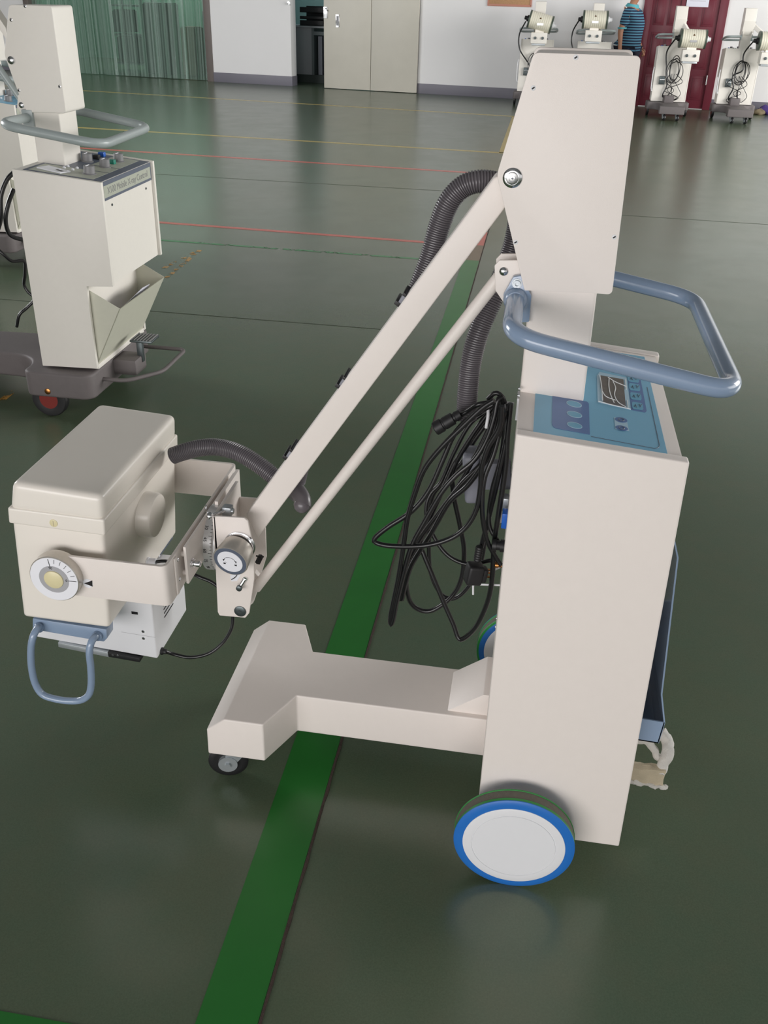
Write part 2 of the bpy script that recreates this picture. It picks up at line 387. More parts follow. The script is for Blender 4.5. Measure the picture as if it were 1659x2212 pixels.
# rooms behind
mb = MB(); wbox(mb, U_cl - 1.5, U_cr + .35, 4.2, 4.35, 0, 3.6); wbox(mb, U_cl - 1.6, U_cl - 1.5, .24, 4.35, 0, 3.6)
wbox(mb, U_cr + .35, U_cr + .45, .24, 4.35, 0, 3.6); wbox(mb, U_cl - 1.6, U_cr + .45, .24, 4.35, 3.6, 3.7)
struct(mb.build('wall_curtain_room', mat('dull_green_wall', (120, 158, 140), .8)))
mb = MB(); wbox(mb, U_cr + .45, U_sr + .4, 3.0, 3.15, 0, 3.4); wbox(mb, U_sr + .3, U_sr + .4, .24, 3.0, 0, 3.4)
wbox(mb, U_cr + .46, U_cr + .56, .24, 3.0, 0, 3.4); wbox(mb, U_cr + .45, U_sr + .4, .24, 3.15, 3.4, 3.5)
struct(mb.build('wall_side_room', M['roomwall']))

# strip curtain: overlapping hanging strips
sc = thing('strip_curtain', WA + WD * ((U_cl + U_cr) / 2), 'green translucent plastic strip curtain hanging in the wide opening at left', 'curtain')
mb = MB(); wbox(mb, U_cl, U_cr, .06, .10, 3.02, 3.08); mb.build('hanging_rail', M['metal'], sc)
nst = 17; W_ = (U_cr - U_cl) / nst
for i in range(nst):
    u = U_cl + W_ * (i + .5); off = .05 if i % 2 else .085
    wv = random.uniform(-.03, .03); nseg = 8; loops = []
    prof = []
    hw = W_ * .62
    for k in range(nseg + 1):
        t = k / nseg * 2 - 1; prof.append((u + wv + t * hw, off - .028 * (1 - t * t) * (1 if i % 3 else -.5)))
    ring = prof + [(a, d + .003) for a, d in prof[::-1]]
    mb = MB(); mb.loft([[WM @ V(a, d, .012) for a, d in ring], [WM @ V(a, d, 3.05) for a, d in ring]])
    mb.build('plastic_strip', M['pvc'], sc)
# shelving and goods seen through it
def inroom(name, m, u0, u1, d0, d1, z0, z1, label, cat, extra=None):
    c = WM @ V((u0 + u1) / 2, (d0 + d1) / 2, z0); t = thing(name, c, label, cat)
    return t
def rack(u0, u1, d0, d1, z1, label, name='storage_rack', cat='rack'):
    t = inroom(name, None, u0, u1, d0, d1, 0, z1, label, cat)
    for a in (u0, u1 - .04):
        for d in (d0, d1 - .04):
            mb = MB(); wbox(mb, a, a + .04, d, d + .04, 0, z1); mb.build('post', M['rackgrey'], t)
    n = 4
    for k in range(n):
        zz = .12 + (z1 - .16) * k / (n - 1); mb = MB(); wbox(mb, u0, u1, d0, d1, zz, zz + .03); mb.build('shelf', M['rackgrey'], t)
    return t
def goods(u0, u1, d0, d1, z0, z1, m, label, name='carton', cat='box'):
    t = inroom(name, None, u0, u1, d0, d1, z0, z1, label, cat)
    mb = MB(); wbox(mb, u0, u1, d0, d1, z0, z1, .01); mb.build('body', M[m], t)
    mb = MB(); wbox(mb, u0 + .02, u1 - .02, d0 + .02, d1 - .02, z1, z1 + .02, .005); mb.build('lid', M[m], t)
mid = U_cr - U_cl
rack(U_cl + mid * .27, U_cl + mid * .47, 1.2, 1.7, 1.75, 'grey metal rack behind the left half of the strip curtain')
goods(U_cl + mid * .29, U_cl + mid * .45, 1.26, 1.64, .155, .62, 'shelfdark', 'dark closed crate on the bottom shelf of the rack behind the curtain', 'crate', 'crate')
goods(U_cl + mid * .28, U_cl + mid * .37, 1.25, 1.65, .71, 1.1, 'shelfdark', 'dark box on the left of the rack\'s middle shelf', 'storage_box')
goods(U_cl + mid * .52, U_cl + mid * .66, .9, 1.4, 0, 1.25, 'shelfdark', 'tall dark cabinet blurred behind the middle of the strip curtain', 'cabinet', 'cabinet')
goods(U_cl + mid * .72, U_cl + mid * .80, 1.0, 1.4, 0, .85, 'carton', 'low brown carton behind the right part of the strip curtain')
goods(U_cl + mid * .84, U_cl + mid * .95, 1.1, 1.5, 0, 1.15, 'shelfdark', 'narrow dark cabinet behind the curtain by its right frame', 'cabinet', 'cabinet')

# sliding door of two panels
sd = thing('door_1', WA + WD * ((U_sl + U_sr) / 2) + WN * .05, None, None); sd['kind'] = 'structure'
Um = wu(803, 150)
mb = MB(); wbox(mb, U_sl, Um - .004, -.07, -.02, .01, 2.5, .004); mb.build('door_panel', M['slidedoor'], sd)
mb = MB(); wbox(mb, Um + .004, U_sr + .0, -.07, -.02, .01, 2.5, .004); mb.build('door_panel', M['slidedoor'], sd)
uh = wu(732, 45); zh = wz(732, 45)
mb = MB(); wbox(mb, uh - .035, uh + .035, -.074, -.07, zh - .1, zh + .1, .002); h = mb.build('flush_handle', M['chrome'], sd)
mb = MB(); wbox(mb, uh - .022, uh + .022, -.0755, -.0742, zh - .075, zh + .08); mb.build('handle_recess', M['knobgrey'], h)
ul = wu(703, 20); zl = wz(703, 20)
mb = MB(); wbox(mb, ul - .01, ul + .07, -.082, -.07, zl - .14, zl + .04, .003); mb.tube([WM @ V(ul + .03 + .05 * k / 6, -.09, zl + .03 * math.sin(k)) for k in range(7)], .006, 6)
mb.build('door_latch', M['metal'], sd)
mb = MB(); wbox(mb, U_dl, U_sr + 1.2, -.11, -.01, 2.5, 2.62, .01); struct(mb.build('trim_2', M['slidedoor']))
mb = MB(); mb.lathe(WM @ V(wu(625, 7), -.03, wz(625, 7)), tuple(WN), [(-.03, .012), (0, .012), (.005, .03), (.012, .03), (.016, .0)], 16)
tag(mb.build('wall_hook', M['metal']), 'small round metal hook on the wall edge beside the dark doorway', 'hook')

# side room: desk, trays, cabinet
def p_room(px, py, dep): return atpl(px, py, WA - WN * dep, WN)
u_a = U_dl - .2; u_b = (p_room(677, 120, .95) - WA).dot(WD)
dz = p_room(650, 59, .9).z
dk = thing('office_desk', WM @ V(u_a, 1.2, 0), 'grey laminate desk with open side in the dark room beyond the doorway', 'desk')
mb = MB(); wbox(mb, u_a - .8, u_b + .6, .82, 1.5, dz, dz + .03, .004); mb.build('desk_top', M['deskwhite'], dk)
mb = MB(); wbox(mb, u_a - .8, u_b, .86, .9, .14, dz); mb.build('side_panel', M['deskwhite'], dk)
mb = MB(); wbox(mb, u_b, u_b + .05, .86, 1.4, .14, dz); wbox(mb, u_b + .05, u_b + .5, .86, .9, dz - .12, dz - .06); mb.build('frame', M['rackgrey'], dk)
for k in range(4):
    mb = MB(); wbox(mb, u_b + .1 + .13 * k, u_b + .18 + .13 * k, .95, 1.3, .14, dz - .14); mb.build('drawer_front', M['steelbox'], dk)
mb = MB(); wbox(mb, u_a - .8, u_b + .6, .88, 1.4, 0, .14); mb.build('plinth', M['shelfdark'], dk)
tz = dz + .03
for k in range(3):
    t = thing('paper_tray', WM @ V(U_dl + .02, 1.1, tz + .11 * k), ('black desk tray at the bottom of the stack in the doorway', 'black desk tray in the middle of the stack in the doorway', 'black desk tray on top of the stack in the doorway')[k], 'tray', 'stacked desk trays')
    mb = MB(); wbox(mb, U_dl - .2, U_dl + .27, .95, 1.3, tz + .11 * k, tz + .11 * k + .015, .003); mb.build('tray_floor', M['black'], t)
    mb = MB(); wbox(mb, U_dl - .2, U_dl + .27, .95, .96, tz + .11 * k, tz + .11 * k + (.09 if k != 1 else .05), .003); mb.build('tray_rim', M['black'], t); mb = MB(); wbox(mb, U_dl - .2, U_dl + .27, 1.29, 1.3, tz + .11 * k, tz + .11 * k + .106, .003); mb.build('tray_rim', M['black'], t)
mb = MB(); p = p_room(692, 51, 1.1); mb.lathe((p.x, p.y, tz), (0, 0, 1), [(0, .02), (.0, .045), (.06, .05), (.065, .04), (.02, .0)], 16)
tag(mb.build('bowl', M['steelbox']), 'small grey bowl on the desk beside the stacked trays', 'bowl')

# red double door
rd = thing('door_2', WA + WD * ((U_rl + U_rr) / 2), None, None); rd['kind'] = 'structure'
mb = MB(); fw = .13
wbox(mb, U_rl, U_rl + fw, -.03, .1, 0, 2.35, .006); wbox(mb, U_rr - fw, U_rr, -.03, .1, 0, 2.35, .006); wbox(mb, U_rl, U_rr, -.03, .1, 2.22, 2.35, .006)
mb.build('door_frame', M['reddoor'], rd)
a0, a1 = U_rl + fw, U_rr - fw; am = a0 + (a1 - a0) * .46
for (x0, x1) in ((a0, am - .003), (am + .003, a1)):
    mb = MB(); wbox(mb, x0, x1, .0, .05, .01, 2.22, .003)
    wd = x1 - x0; cw = (wd - .3 * wd) / 2
    for c_ in (0, 1):
        xx0 = x0 + .1 * wd + c_ * (cw + .1 * wd)
        for (z0, z1) in ((.14, .5), (.6, 1.12), (1.22, 1.62), (1.72, 2.12)):
            wbox(mb, xx0, xx0 + cw, -.006, .0, z0, z1, .005); wbox(mb, xx0 + .03, xx0 + cw - .03, -.014, -.004, z0 + .03, z1 - .03, .008)
    mb.build('door_leaf', M['reddoor'], rd)
mb = MB(); wbox(mb, am - .03, am + .03, -.02, -.004, .01, 2.2, .004); mb.build('meeting_strip', M['reddoor'], rd)
for zc in (.45, 1.95):
    mb = MB(); mb.cyl(WM @ V(U_rr - fw - .005, -.035, zc - .07), WM @ V(U_rr - fw - .005, -.035, zc + .07), .012, 10); mb.build('hinge', M['metal'], rd)
pu0, pu1, pz = wu(1483, 8), wu(1531, 8), wz(1505, 15)
mb = MB(); wbox(mb, pu0, pu1, -.0175, -.0155, pz, pz + .3); pt = thing('paper_notice', WM @ V((pu0 + pu1) / 2, -.016, pz), 'white paper notice taped on the right leaf of the red door', 'notice')
mb.build('sheet', M['paper'], pt)
mb = MB()
for k in range(4): wbox(mb, pu0 + .05, pu1 - .05 - .03 * (k % 2), -.0185, -.0175, pz + .08 + .05 * k, pz + .086 + .05 * k)
mb.build('printed_lines', M['greyring'], pt)
# cork board
cu0, cu1, cz = wu(1056, 8), wu(1146, 8), wz(1100, 11)
cb = thing('cork_board', WM @ V((cu0 + cu1) / 2, -.01, cz), 'brown cork notice board on the white wall, cut by the top of the photo', 'board')
mb = MB(); wbox(mb, cu0, cu1, -.015, 0, cz, cz + .9, .003); mb.build('cork', M['cork'], cb)
mb = MB(); wbox(mb, cu0 - .02, cu1 + .02, -.022, 0, cz - .02, cz + .012, .003); wbox(mb, cu0 - .02, cu0 + .005, -.022, 0, cz, cz + .9); wbox(mb, cu1 - .005, cu1 + .02, -.022, 0, cz, cz + .9); wbox(mb, cu0 - .02, cu1 + .02, -.022, 0, cz + .89, cz + .92); mb.build('frame', M['corkframe'], cb)

# ================================================================== MAIN MACHINE
YC = 1.685
main = thing('mobile_xray_machine', (0.1, YC, 0), 'large ivory mobile x-ray machine in the foreground with blue rear wheel and white head', 'x-ray machine')
Yn = 1.415
P_TL, P_TR, P_BR, P_BL = xz([(1115, 938), (1490, 1000), (1337, 1829), (1028, 1786)], Yn)
def ztop(x): return P_TL[1] + (x - P_TL[0]) / (P_TR[0] - P_TL[0]) * (P_TR[1] - P_TL[1])
# side covers
for k, (ya, yb) in enumerate(((Yn, Yn + .024), (2 * YC - Yn - .024, 2 * YC - Yn))):
    mb = MB(); mb.prism([P_TL, P_TR, P_BR, P_BL], ya, yb, .004, 3); mb.build('side_cover', M['paint'], main)
ins = .0
mb = MB(); dx = .008
mb.prism([(P_TL[0], P_TL[1] - .002), (P_TR[0] - dx, P_TR[1] - .002), (P_BR[0] - dx, P_BR[1] + .01), (P_BL[0], P_BL[1] + .01)], Yn + .0245, 2 * YC - Yn - .0245, .003, 2)
mb.build('cabinet', M['paint'], main)
# control panel: flat plates on the sloping top
tn = V(-(P_TR[1] - P_TL[1]), 0, P_TR[0] - P_TL[0]).normalized(); tp = V(P_TL[0], 0, P_TL[1] - .002)
def atp(px, py): return atpl(px, py, tp, tn)
def pz_(zx, zy): return atp(1130 + zx / 5.027, 780 + zy / 5.027)
nr, rr_ = atp(1152, 930), atp(1443, 988); fr = atp(1392, 772)
px0, px1, py0, py1 = nr.x, rr_.x, (nr.y + rr_.y) / 2, fr.y
def topq(x, y, h): return V(x, y, P_TL[1] - .002 + (x - P_TL[0]) * (P_TR[1] - P_TL[1]) / (P_TR[0] - P_TL[0]) + h)
mb = MB(); mb.poly([topq(px0, py0, 0), topq(px1, py0, 0), topq(px1, py1, 0), topq(px0, py1, 0)], tn * .0012); panel = mb.build('control_panel', M['panelblue'], main)
mb = MB(); mb.poly([pz_(*p) + tn * .0012 for p in ((318, 330), (520, 372), (540, 415), (580, 430), (690, 448), (712, 470), (722, 806), (360, 740), (330, 725), (312, 695))], tn * .0005); mb.build('printed_field', M['panelpurple'], panel)
mb = MB(); pts = [pz_(*p) + tn * .0013 for p in ((735, 826), (1430, 958), (1465, 950), (1480, 925), (1345, 290))]; mb.tube(fillet(pts, .008), .0006, 6); mb.build('printed_outline', M['slate'], panel)
def ell(cx_, cy_, a, b_, ang, n=28, h=.0017):
    t = math.radians(ang); out = []
    for i in range(n):
        q = 2 * PI * i / n; x = a * math.cos(q); y_ = b_ * math.sin(q); out.append(pz_(cx_ + x * math.cos(t) - y_ * math.sin(t), cy_ + x * math.sin(t) + y_ * math.cos(t)) + tn * h)
    return out
for (x, y_) in ((551, 477), (555, 590), (557, 708)):
    mb = MB(); mb.poly(ell(x, y_, 86, 32, 14), tn * .0004); k = mb.build('membrane_key', M['panelline'], panel)
    mb = MB(); mb.poly(ell(x, y_, 78, 25, 14, h=.0021), tn * .0003); mb.build('key_field', M['panelkey'], k)
mb = MB(); mb.poly([pz_(*p) + tn * .0013 for p in ((985, 620), (1120, 640), (1150, 770), (1000, 745))], tn * .0004); kk = mb.build('key_pad', M['panelline'], panel)
for (x, y_) in ((1063, 649), (1068, 738)):
    mb = MB(); mb.poly(ell(x, y_, 68, 26, 12), tn * .0004); k = mb.build('membrane_key', M['panelpurple'], panel)
    mb = MB(); mb.tube(ell(x, y_, 30, 15, 12, h=.0023) + ell(x, y_, 30, 15, 12, h=.0023)[:1], .0006, 6); mb.build('key_ring', M['slate'], k)
mb = MB(); mb.poly([pz_(*p) + tn * .0013 for p in ((800, 168), (828, 128), (1120, 190), (1168, 540), (808, 455))], tn * .0006); ds = mb.build('display_film', M['panelline'], panel)
mb = MB(); mb.poly([pz_(*p) + tn * .0020 for p in ((828, 165), (1085, 210), (1112, 512), (870, 462), (838, 300))], tn * .0005); mb.build('display', M['lcd'], ds)
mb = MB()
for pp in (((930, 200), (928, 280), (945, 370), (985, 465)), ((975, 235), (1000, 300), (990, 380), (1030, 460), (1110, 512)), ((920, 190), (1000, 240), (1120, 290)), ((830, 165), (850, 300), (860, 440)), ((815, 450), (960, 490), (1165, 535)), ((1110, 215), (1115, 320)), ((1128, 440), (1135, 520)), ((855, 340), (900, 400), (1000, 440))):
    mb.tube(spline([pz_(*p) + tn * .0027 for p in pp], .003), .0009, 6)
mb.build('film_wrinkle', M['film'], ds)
mb = MB(); mb.poly([pz_(*p) + tn * .0013 for p in ((1135, 190), (1275, 215), (1340, 550), (1325, 566), (1172, 538))], tn * .0003); st = mb.build('key_strip', M['panelpurple'], panel)
for (x, y_) in ((1195, 200), (1208, 292), (1222, 392), (1240, 497)):
    mb = MB(); mb.poly([pz_(x + a, y_ + b_) + tn * .0017 for a, b_ in ((-52, -45), (45, -28), (58, -10), (62, 30), (50, 46), (-45, 32), (-58, 14), (-62, -32))], tn * .0004); k = mb.build('arrow_key', M['panelkey'], st)
    mb = MB()
    for s_, ox in ((1, -22), (-1, 30)): mb.tube([pz_(x + ox - 14, y_ + 14 * s_ - 5) + tn * .0024, pz_(x + ox, y_ - 14 * s_) + tn * .0024, pz_(x + ox + 14, y_ + 16 * s_ + 2) + tn * .0024], .0006, 6)
    mb.build('arrow_print', M['slate'], k)

# column and head covers
mb = MB(); cb_ = xz([(1125, 828), (1262, 858)], 1.61); ct = xz([(1140, 625), (1284, 640)], 1.61)
mb.prism([(cb_[0][0], cb_[0][1] - .02), (cb_[1][0], cb_[1][1] - .03), (ct[1][0], ct[1][1] + .3), (ct[0][0], ct[0][1] + .3)], 1.61, 1.76, .006, 3); mb.build('column', M['paint'], main)
Yc = 1.598
cov = xz([(1153, 113), (1385, 121), (1322, 637), (1284, 634), (1140, 628), (1133, 628), (1073, 378)], Yc)
def shape_cov(e):
    cx = sum(p[0] for p in cov) / len(cov); cz_ = sum(p[1] for p in cov) / len(cov)
    return [(cx + (x - cx) * (1 - e), cz_ + (z - cz_) * (1 - e * .5)) for x, z in cov]
def cover_plate(ya, yb, e, m, nm):
    mb = MB(); b = bmesh.new(); P = shape_cov(e)
    P3 = fillet([V((P[-1][0] + P[0][0]) / 2, 0, (P[-1][1] + P[0][1]) / 2)] + [V(x, 0, z) for x, z in P] + [V((P[-1][0] + P[0][0]) / 2, 0, (P[-1][1] + P[0][1]) / 2)], .009, 5)[:-1]
    mb.prism([(p.x, p.z) for p in P3], ya, yb, .0015, 2); return mb.build(nm, m, main)
cover_plate(Yc, Yc + .012, 0, M['paint'], 'head_cover'); cover_plate(Yc + .0125, 2 * YC - Yc - .0125, .03, M['paint'], 'head_core'); cover_plate(2 * YC - Yc - .012, 2 * YC - Yc, 0, M['paint'], 'head_cover')
p = at(1107, 384, Yc); mb = MB(); mb.lathe(p, (0, -1, 0), [(0, .0158), (.002, .0158), (.0045, .0125), (.0045, .0095)], 36); pc = mb.build('pivot_cap', M['chrome'], main)
mb = MB(); mb.lathe(p + V(0, -.0045, 0), (0, -1, 0), [(-.001, .0100), (.0014, .0100), (.002, .0088), (.0022, 0)], 32); mb.build('cap_centre', M['metal'], pc)
mb = MB(); mb.tube([p + V(.0052 * math.cos(a), -.0068, .0052 * math.sin(a)) for a in [2 * PI * k / 24 for k in range(25)]], .0003, 5); mb.box(p.x - .0022, p.x + .0022, p.y - .0072, p.y - .0064, p.z - .0005, p.z + .0005); mb.box(p.x - .0005, p.x + .0005, p.y - .0072, p.y - .0064, p.z - .0022, p.z + .0022); mb.build('cap_engraving', M['slate'], pc)
def screw(par, p, r=.0035, ax=(0, -1, 0), m='chrome', ringm=None, name='screw'):
    mb = MB(); mb.lathe(p, ax, [(-.001, r), (.0006, r), (.0012, r * .8), (.0012, 0)], 16); o = mb.build(name, M[m], par)
    q = Vector(ax).to_track_quat('Z', 'Y'); c_ = Vector(p) + Vector(ax) * .0013; mb = MB()
    mb.box(-r * .6, r * .6, -r * .28, r * .28, -.0002, .0003, m=Matrix.Translation(c_) @ (q @ Matrix.Rotation(.6, 4, 'Z').to_quaternion()).to_matrix().to_4x4())
    mb.build('screw_slot', M['ink'], o); return o
for p_ in ((1244, 124), (1152, 190), (1114, 523), (1327, 512)): screw(main, at(*p_, Yc), .0040, m='hub')

# tie-rod bracket and handle bracket
Yb = 1.615
brp = xz([(1068, 574), (1079, 562), (1150, 562), (1150, 690), (1112, 690), (1070, 628)], Yb)
for (ya, yb) in ((Yb, Yb + .006), (1.660, 1.666)):
    mb = MB(); mb.prism(brp, ya, yb, .002); mb.build('rod_bracket', M['paint'], main)
p = at(1088, 586, Yb); mb = MB(); mb.lathe(p, (0, -1, 0), [(0, .0075), (.002, .0075), (.0045, .005), (.0052, 0)], 24); mb.build('rod_pivot_bolt', M['chrome'], main)
hb = xz([(1109, 598), (1127, 595), (1148, 640), (1143, 696), (1127, 697), (1124, 672), (1089, 655), (1087, 637)], 1.60)
for (ya, yb) in ((1.600, 1.614), (1.757, 1.771)):
    mb = MB(); mb.prism(hb, ya, yb, .002); mb.build('handle_bracket', M['blue'], main)
pb = at(1117, 612, 1.60); mb = MB(); mb.lathe(pb, (0, -1, 0), [(0, .0085), (.0015, .0085), (.0015, .0062), (.007, .006), (.007, .0035), (.003, .003)], 20); mb.build('bracket_bolt', M['zinc'], main)
ha = at(1113, 648, 1.597)
h1 = at(1105, 742, 1.425); h2 = at(1590, 858, 1.425); h3 = at(1500, 640, 1.945)
h3 = V(h2.x - .0, 1.945, (h3.z + h2.z) / 2 - .004)
hp = [V(ha.x, 1.600, ha.z), V(ha.x, 1.425, ha.z - .008), V(h2.x, 1.425, at(1560, 848, 1.425).z), V(h2.x, 1.945, at(1560, 848, 1.425).z), V(ha.x, 1.945, ha.z - .008), V(ha.x, 1.77, ha.z)]
hpath = resample(fillet(hp, .06, 10), .008); hpath.append(hp[-1])
mb = MB(); mb.tube(hpath, .0158, 24); mb.lathe(V(ha.x, 1.598, ha.z), (0, -1, 0), [(0, .021), (.006, .02), (.012, .0165)], 28); hd = mb.build('push_handle', M['blue'], main)

# arm, tie rod
Ya = 1.66
arm_pts = xz([(531, 1113), (1068, 383), (1140, 360), (1088, 453), (556, 1163)], Ya)
mb = MB(); mb.prism(arm_pts, Ya, Ya + .05, .0035, 3); mb.build('lifting_arm', M['paint'], main)
r0_, r1_ = at(1085, 590, 1.641), at(553, 1270, 1.675)
mb = MB(); mb.cyl(r0_, r1_, .0118, 28); mb.build('tie_rod', M['paint'], main)
mb = MB(); mb.prism(xz([(552, 1232), (566, 1248), (548, 1300), (525, 1318), (518, 1300)], YC), YC - .008, YC + .008, .003); mb.build('rod_end', M['paint'], main)
for p_ in ((872, 642), (744, 820), (630, 974)):
    a = at(*p_, 1.70); d = (at(1074, 375, 1.7) - at(531, 1113, 1.7)).normalized(); n_ = V(-d.z, 0, d.x)
    q = Matrix(((d.x, 0, n_.x, a.x), (0, 1, 0, 1.70), (d.z, 0, n_.z, a.z), (0, 0, 0, 1)))
    mb = MB(); mb.box(-.014, .014, -.02, .03, -.006, .004, .001, m=q); k = mb.build('hose_clip', M['steelbox'], main)
    mb = MB(); mb.box(-.015, -.007, -.021, .031, -.002, .009, .001, m=q); mb.box(.008, .014, -.021, .031, -.002, .006, .001, m=q); mb.build('clip_strap', M['black'], k)

# hose
hz = [(1008, 905, 1.72), (1010, 850, 1.72), (1018, 780, 1.73), (1035, 715, 1.74), (1062, 650, 1.76), (1092, 580, 1.79), (1112, 520, 1.80), (1120, 465, 1.80), (1108, 420, 1.79), (1075, 398, 1.77), (1035, 392, 1.76), (998, 405, 1.76), (968, 440, 1.76), (947, 495, 1.76), (932, 550, 1.755), (912, 605, 1.75), (880, 680, 1.745), (800, 790, 1.745), (700, 925, 1.745), (655, 990, 1.75), (640, 1040, 1.76)]
hp2 = [at(*p_) for p_ in hz]
fine = resample(spline(hp2, .003), .00145)
mb = MB(); mb.tube(fine, .02, 18, rf=lambda i: (.0182, .0207, .0207)[i % 3]); mb.build('corrugated_hose', M['hose'], main)
hz = [(372, 985, 1.80), (392, 978, 1.80), (430, 968, 1.80), (470, 966, 1.80), (515, 978, 1.79), (560, 1005, 1.78), (600, 1036, 1.77), (632, 1058, 1.765), (650, 1072, 1.74)]
fine = resample(spline([at(*p_) for p_ in hz], .003), .00145)
mb = MB(); mb.tube(fine, .02, 18, rf=lambda i: (.0175, .0195, .0195)[i % 3]); mb.build('corrugated_hose', M['hose'], main)
mb = MB(); mb.tube(spline([at(*p_) for p_ in ((628, 1045, 1.765), (640, 1058, 1.745), (651, 1074, 1.73), (654, 1086, 1.72), (653, 1092, 1.715))], .004), .02, 20, rf=lambda i: .0192); mb.ball(at(653, 1090, 1.717), .0192, 18); mb.build('hose_end_boot', M['hose'], main)

# elbow bracket
Ye = 1.605
npl = xz([(460, 1115), (527, 1119), (535, 1126), (548, 1187), (549, 1251), (538, 1325), (530, 1335), (474, 1330), (470, 1322)], Ye)
mb = MB(); mb.prism(npl, Ye, Ye + .006, .002); mb.build('elbow_plate', M['paint'], main)
fpl = xz([(480, 1071), (555, 1076), (574, 1140), (576, 1202), (564, 1241), (542, 1300), (500, 1290), (478, 1180)], 1.765)
mb = MB(); mb.prism(fpl, 1.762, 1.768, .002); mb.build('elbow_plate', M['paint'], main)
xw = npl[0][0]
mb = MB(); mb.box(xw - .002, xw + .006, Ye, 1.768, npl[0][1] - .10, npl[0][1], .002); mb.build('elbow_web', M['paint'], main)
p = at(518, 1178, Ye); pk = at(497, 1213, 1.552)
ax = V(pk.x, 1.552, pk.z)
mb = MB(); mb.lathe(V(p.x, Ye, p.z), (0, -1, 0), [(0, .034), (.005, .034), (.006, .032), (.010, .0315), (.010, .0)], 40); mb.build('knob_collar', M['chrome'], main)
dv = (ax - V(p.x, Ye - .01, p.z)); ln = dv.length
mb = MB(); mb.lathe(V(p.x, Ye - .01, p.z), tuple(dv), [(0, .032), (.002, .034), (ln - .003, .0385), (ln, .0372), (ln, .036)], 56); kb = mb.build('locking_knob', M['knob'], main)
dn = dv.normalized()
mb = MB(); mb.lathe(ax - dn * .0005, tuple(dn), [(0, .036), (.0008, .036), (.0008, 0)], 40); mb.build('knob_ring', M['slate'], kb)
mb = MB(); mb.lathe(ax + dn * .0003, tuple(dn), [(0, .028), (.0009, .028), (.0009, 0)], 40); mb.build('knob_face', M['whiteface'], kb)
def disc_draw(c_, dn, drawf):
    q = (-dn).to_track_quat('-Z', 'Y'); zx_ = V(1, 0, 0) - dn * dn.x; zx_.normalize(); zy_ = dn.cross(zx_)
    if zy_.z < 0: zy_ = -zy_
    return lambda a, b_, h=0: c_ + zx_ * a + zy_ * b_ + dn * h
D = disc_draw(ax + dn * .0013, dn, None)
mb = MB(); mb.tube([D(.0135 * math.cos(a), .0135 * math.sin(a) * .9) for a in [math.radians(15 + 150 * k / 20) for k in range(21)]], .0005, 6)
for s_ in (1, -1): mb.poly([D(s_ * .0155, .0045), D(s_ * .0110, .0050), D(s_ * .0142, -.0008)], dn * .0004)
for s_ in (1, -1):
    mb.poly([D(s_ * .0125 - .0024, -.0085), D(s_ * .0125 + .0024, -.0085), D(s_ * .0125 + .0024, -.0052), D(s_ * .0125 - .0024, -.0052)], dn * .0004)
    o_ = .0022 if s_ < 0 else 0
    mb.tube([D(s_ * .0125 + o_ + .0015 * math.cos(a), -.0050 + .0025 * math.sin(a)) for a in [PI * k / 8 for k in range(9)]], .0003, 5)
mb.build('lock_symbols', M['ink'], kb)
# sticker arc, pin and lower bolt on the near plate
mb = MB(); mb.poly([at(*q_, Ye - .0006) for q_ in ((497, 1243), (513, 1236), (522, 1238), (512, 1255), (500, 1256))], V(0, .0005, 0)); sk = mb.build('sticker', M['whiteface'], main)
mb = MB(); mb.tube(spline([at(*q_, Ye - .0012) for q_ in ((500, 1252), (508, 1247), (514, 1239))], .002), .001, 6); mb.build('sticker_arc', M['ink'], sk)
p1, p2 = at(530, 1249, Ye), at(517, 1270, Ye - .012)
mb = MB(); mb.lathe(p1, (0, -1, 0), [(0, .005), (.004, .005), (.004, 0)], 20); mb.cyl(p1 + V(0, -.002, 0), p2 + V(0, .004, 0), .0045, 16); lv = mb.build('release_lever', M['chrome'], main)
mb = MB(); mb.lathe(p2, (0, -1, 0), [(-.002, .0066), (.004, .0066), (.005, .005), (.005, 0)], 24); mb.build('lever_tip', M['darkmetal'], lv)
p = at(519, 1320, Ye); mb = MB(); mb.lathe(p, (0, -1, 0), [(0, .0135), (.002, .0135), (.003, .012), (.003, .0035), (.0038, .003), (.0038, 0)], 32); mb.build('pivot_bolt', M['darkmetal'], main)
p = at(560, 1206, 1.70); mb = MB(); mb.cyl(p - V(.004, 0, .012), p + V(.004, 0, .006), .007, 6); mb.cyl(p + V(-.006, -.004, .008), p + V(.012, -.004, .008), .0018, 8); mb.build('cable_gland_nut', M['black'], main)
# graduated swivel disc (axis along X)
dc = V(xw - .018, YC, .578)
mb = MB(); mb.lathe(dc + V(-.022, 0, 0), (1, 0, 0), [(0, .0), (0, .068), (.004, .074), (.026, .074), (.030, .07), (.034, .07), (.036, 0)], 72); sw = mb.build('graduated_disc', mat('satin_aluminium', (212, 212, 212), .3, .45, var=.03), main)
mb = MB(); ang0 = math.radians(180 + 8)
mt = MB()
for k in range(0, 41):
    a = math.radians(180 - 62 + 3.0 * k)   # measured from +Y towards +Z
    rr2 = .0742; n_ = V(0, math.cos(a), math.sin(a)); c0 = dc + V(-.002 if k % 5 == 0 else .001, 0, 0) + n_ * rr2; c1 = dc + V(.006, 0, 0) + n_ * rr2
    tgt = V(0, -math.sin(a), math.cos(a)) * .0004
    if k % 2 == 0: mb.poly([c0 - tgt, c1 - tgt, c1 + tgt, c0 + tgt], n_ * .0003)
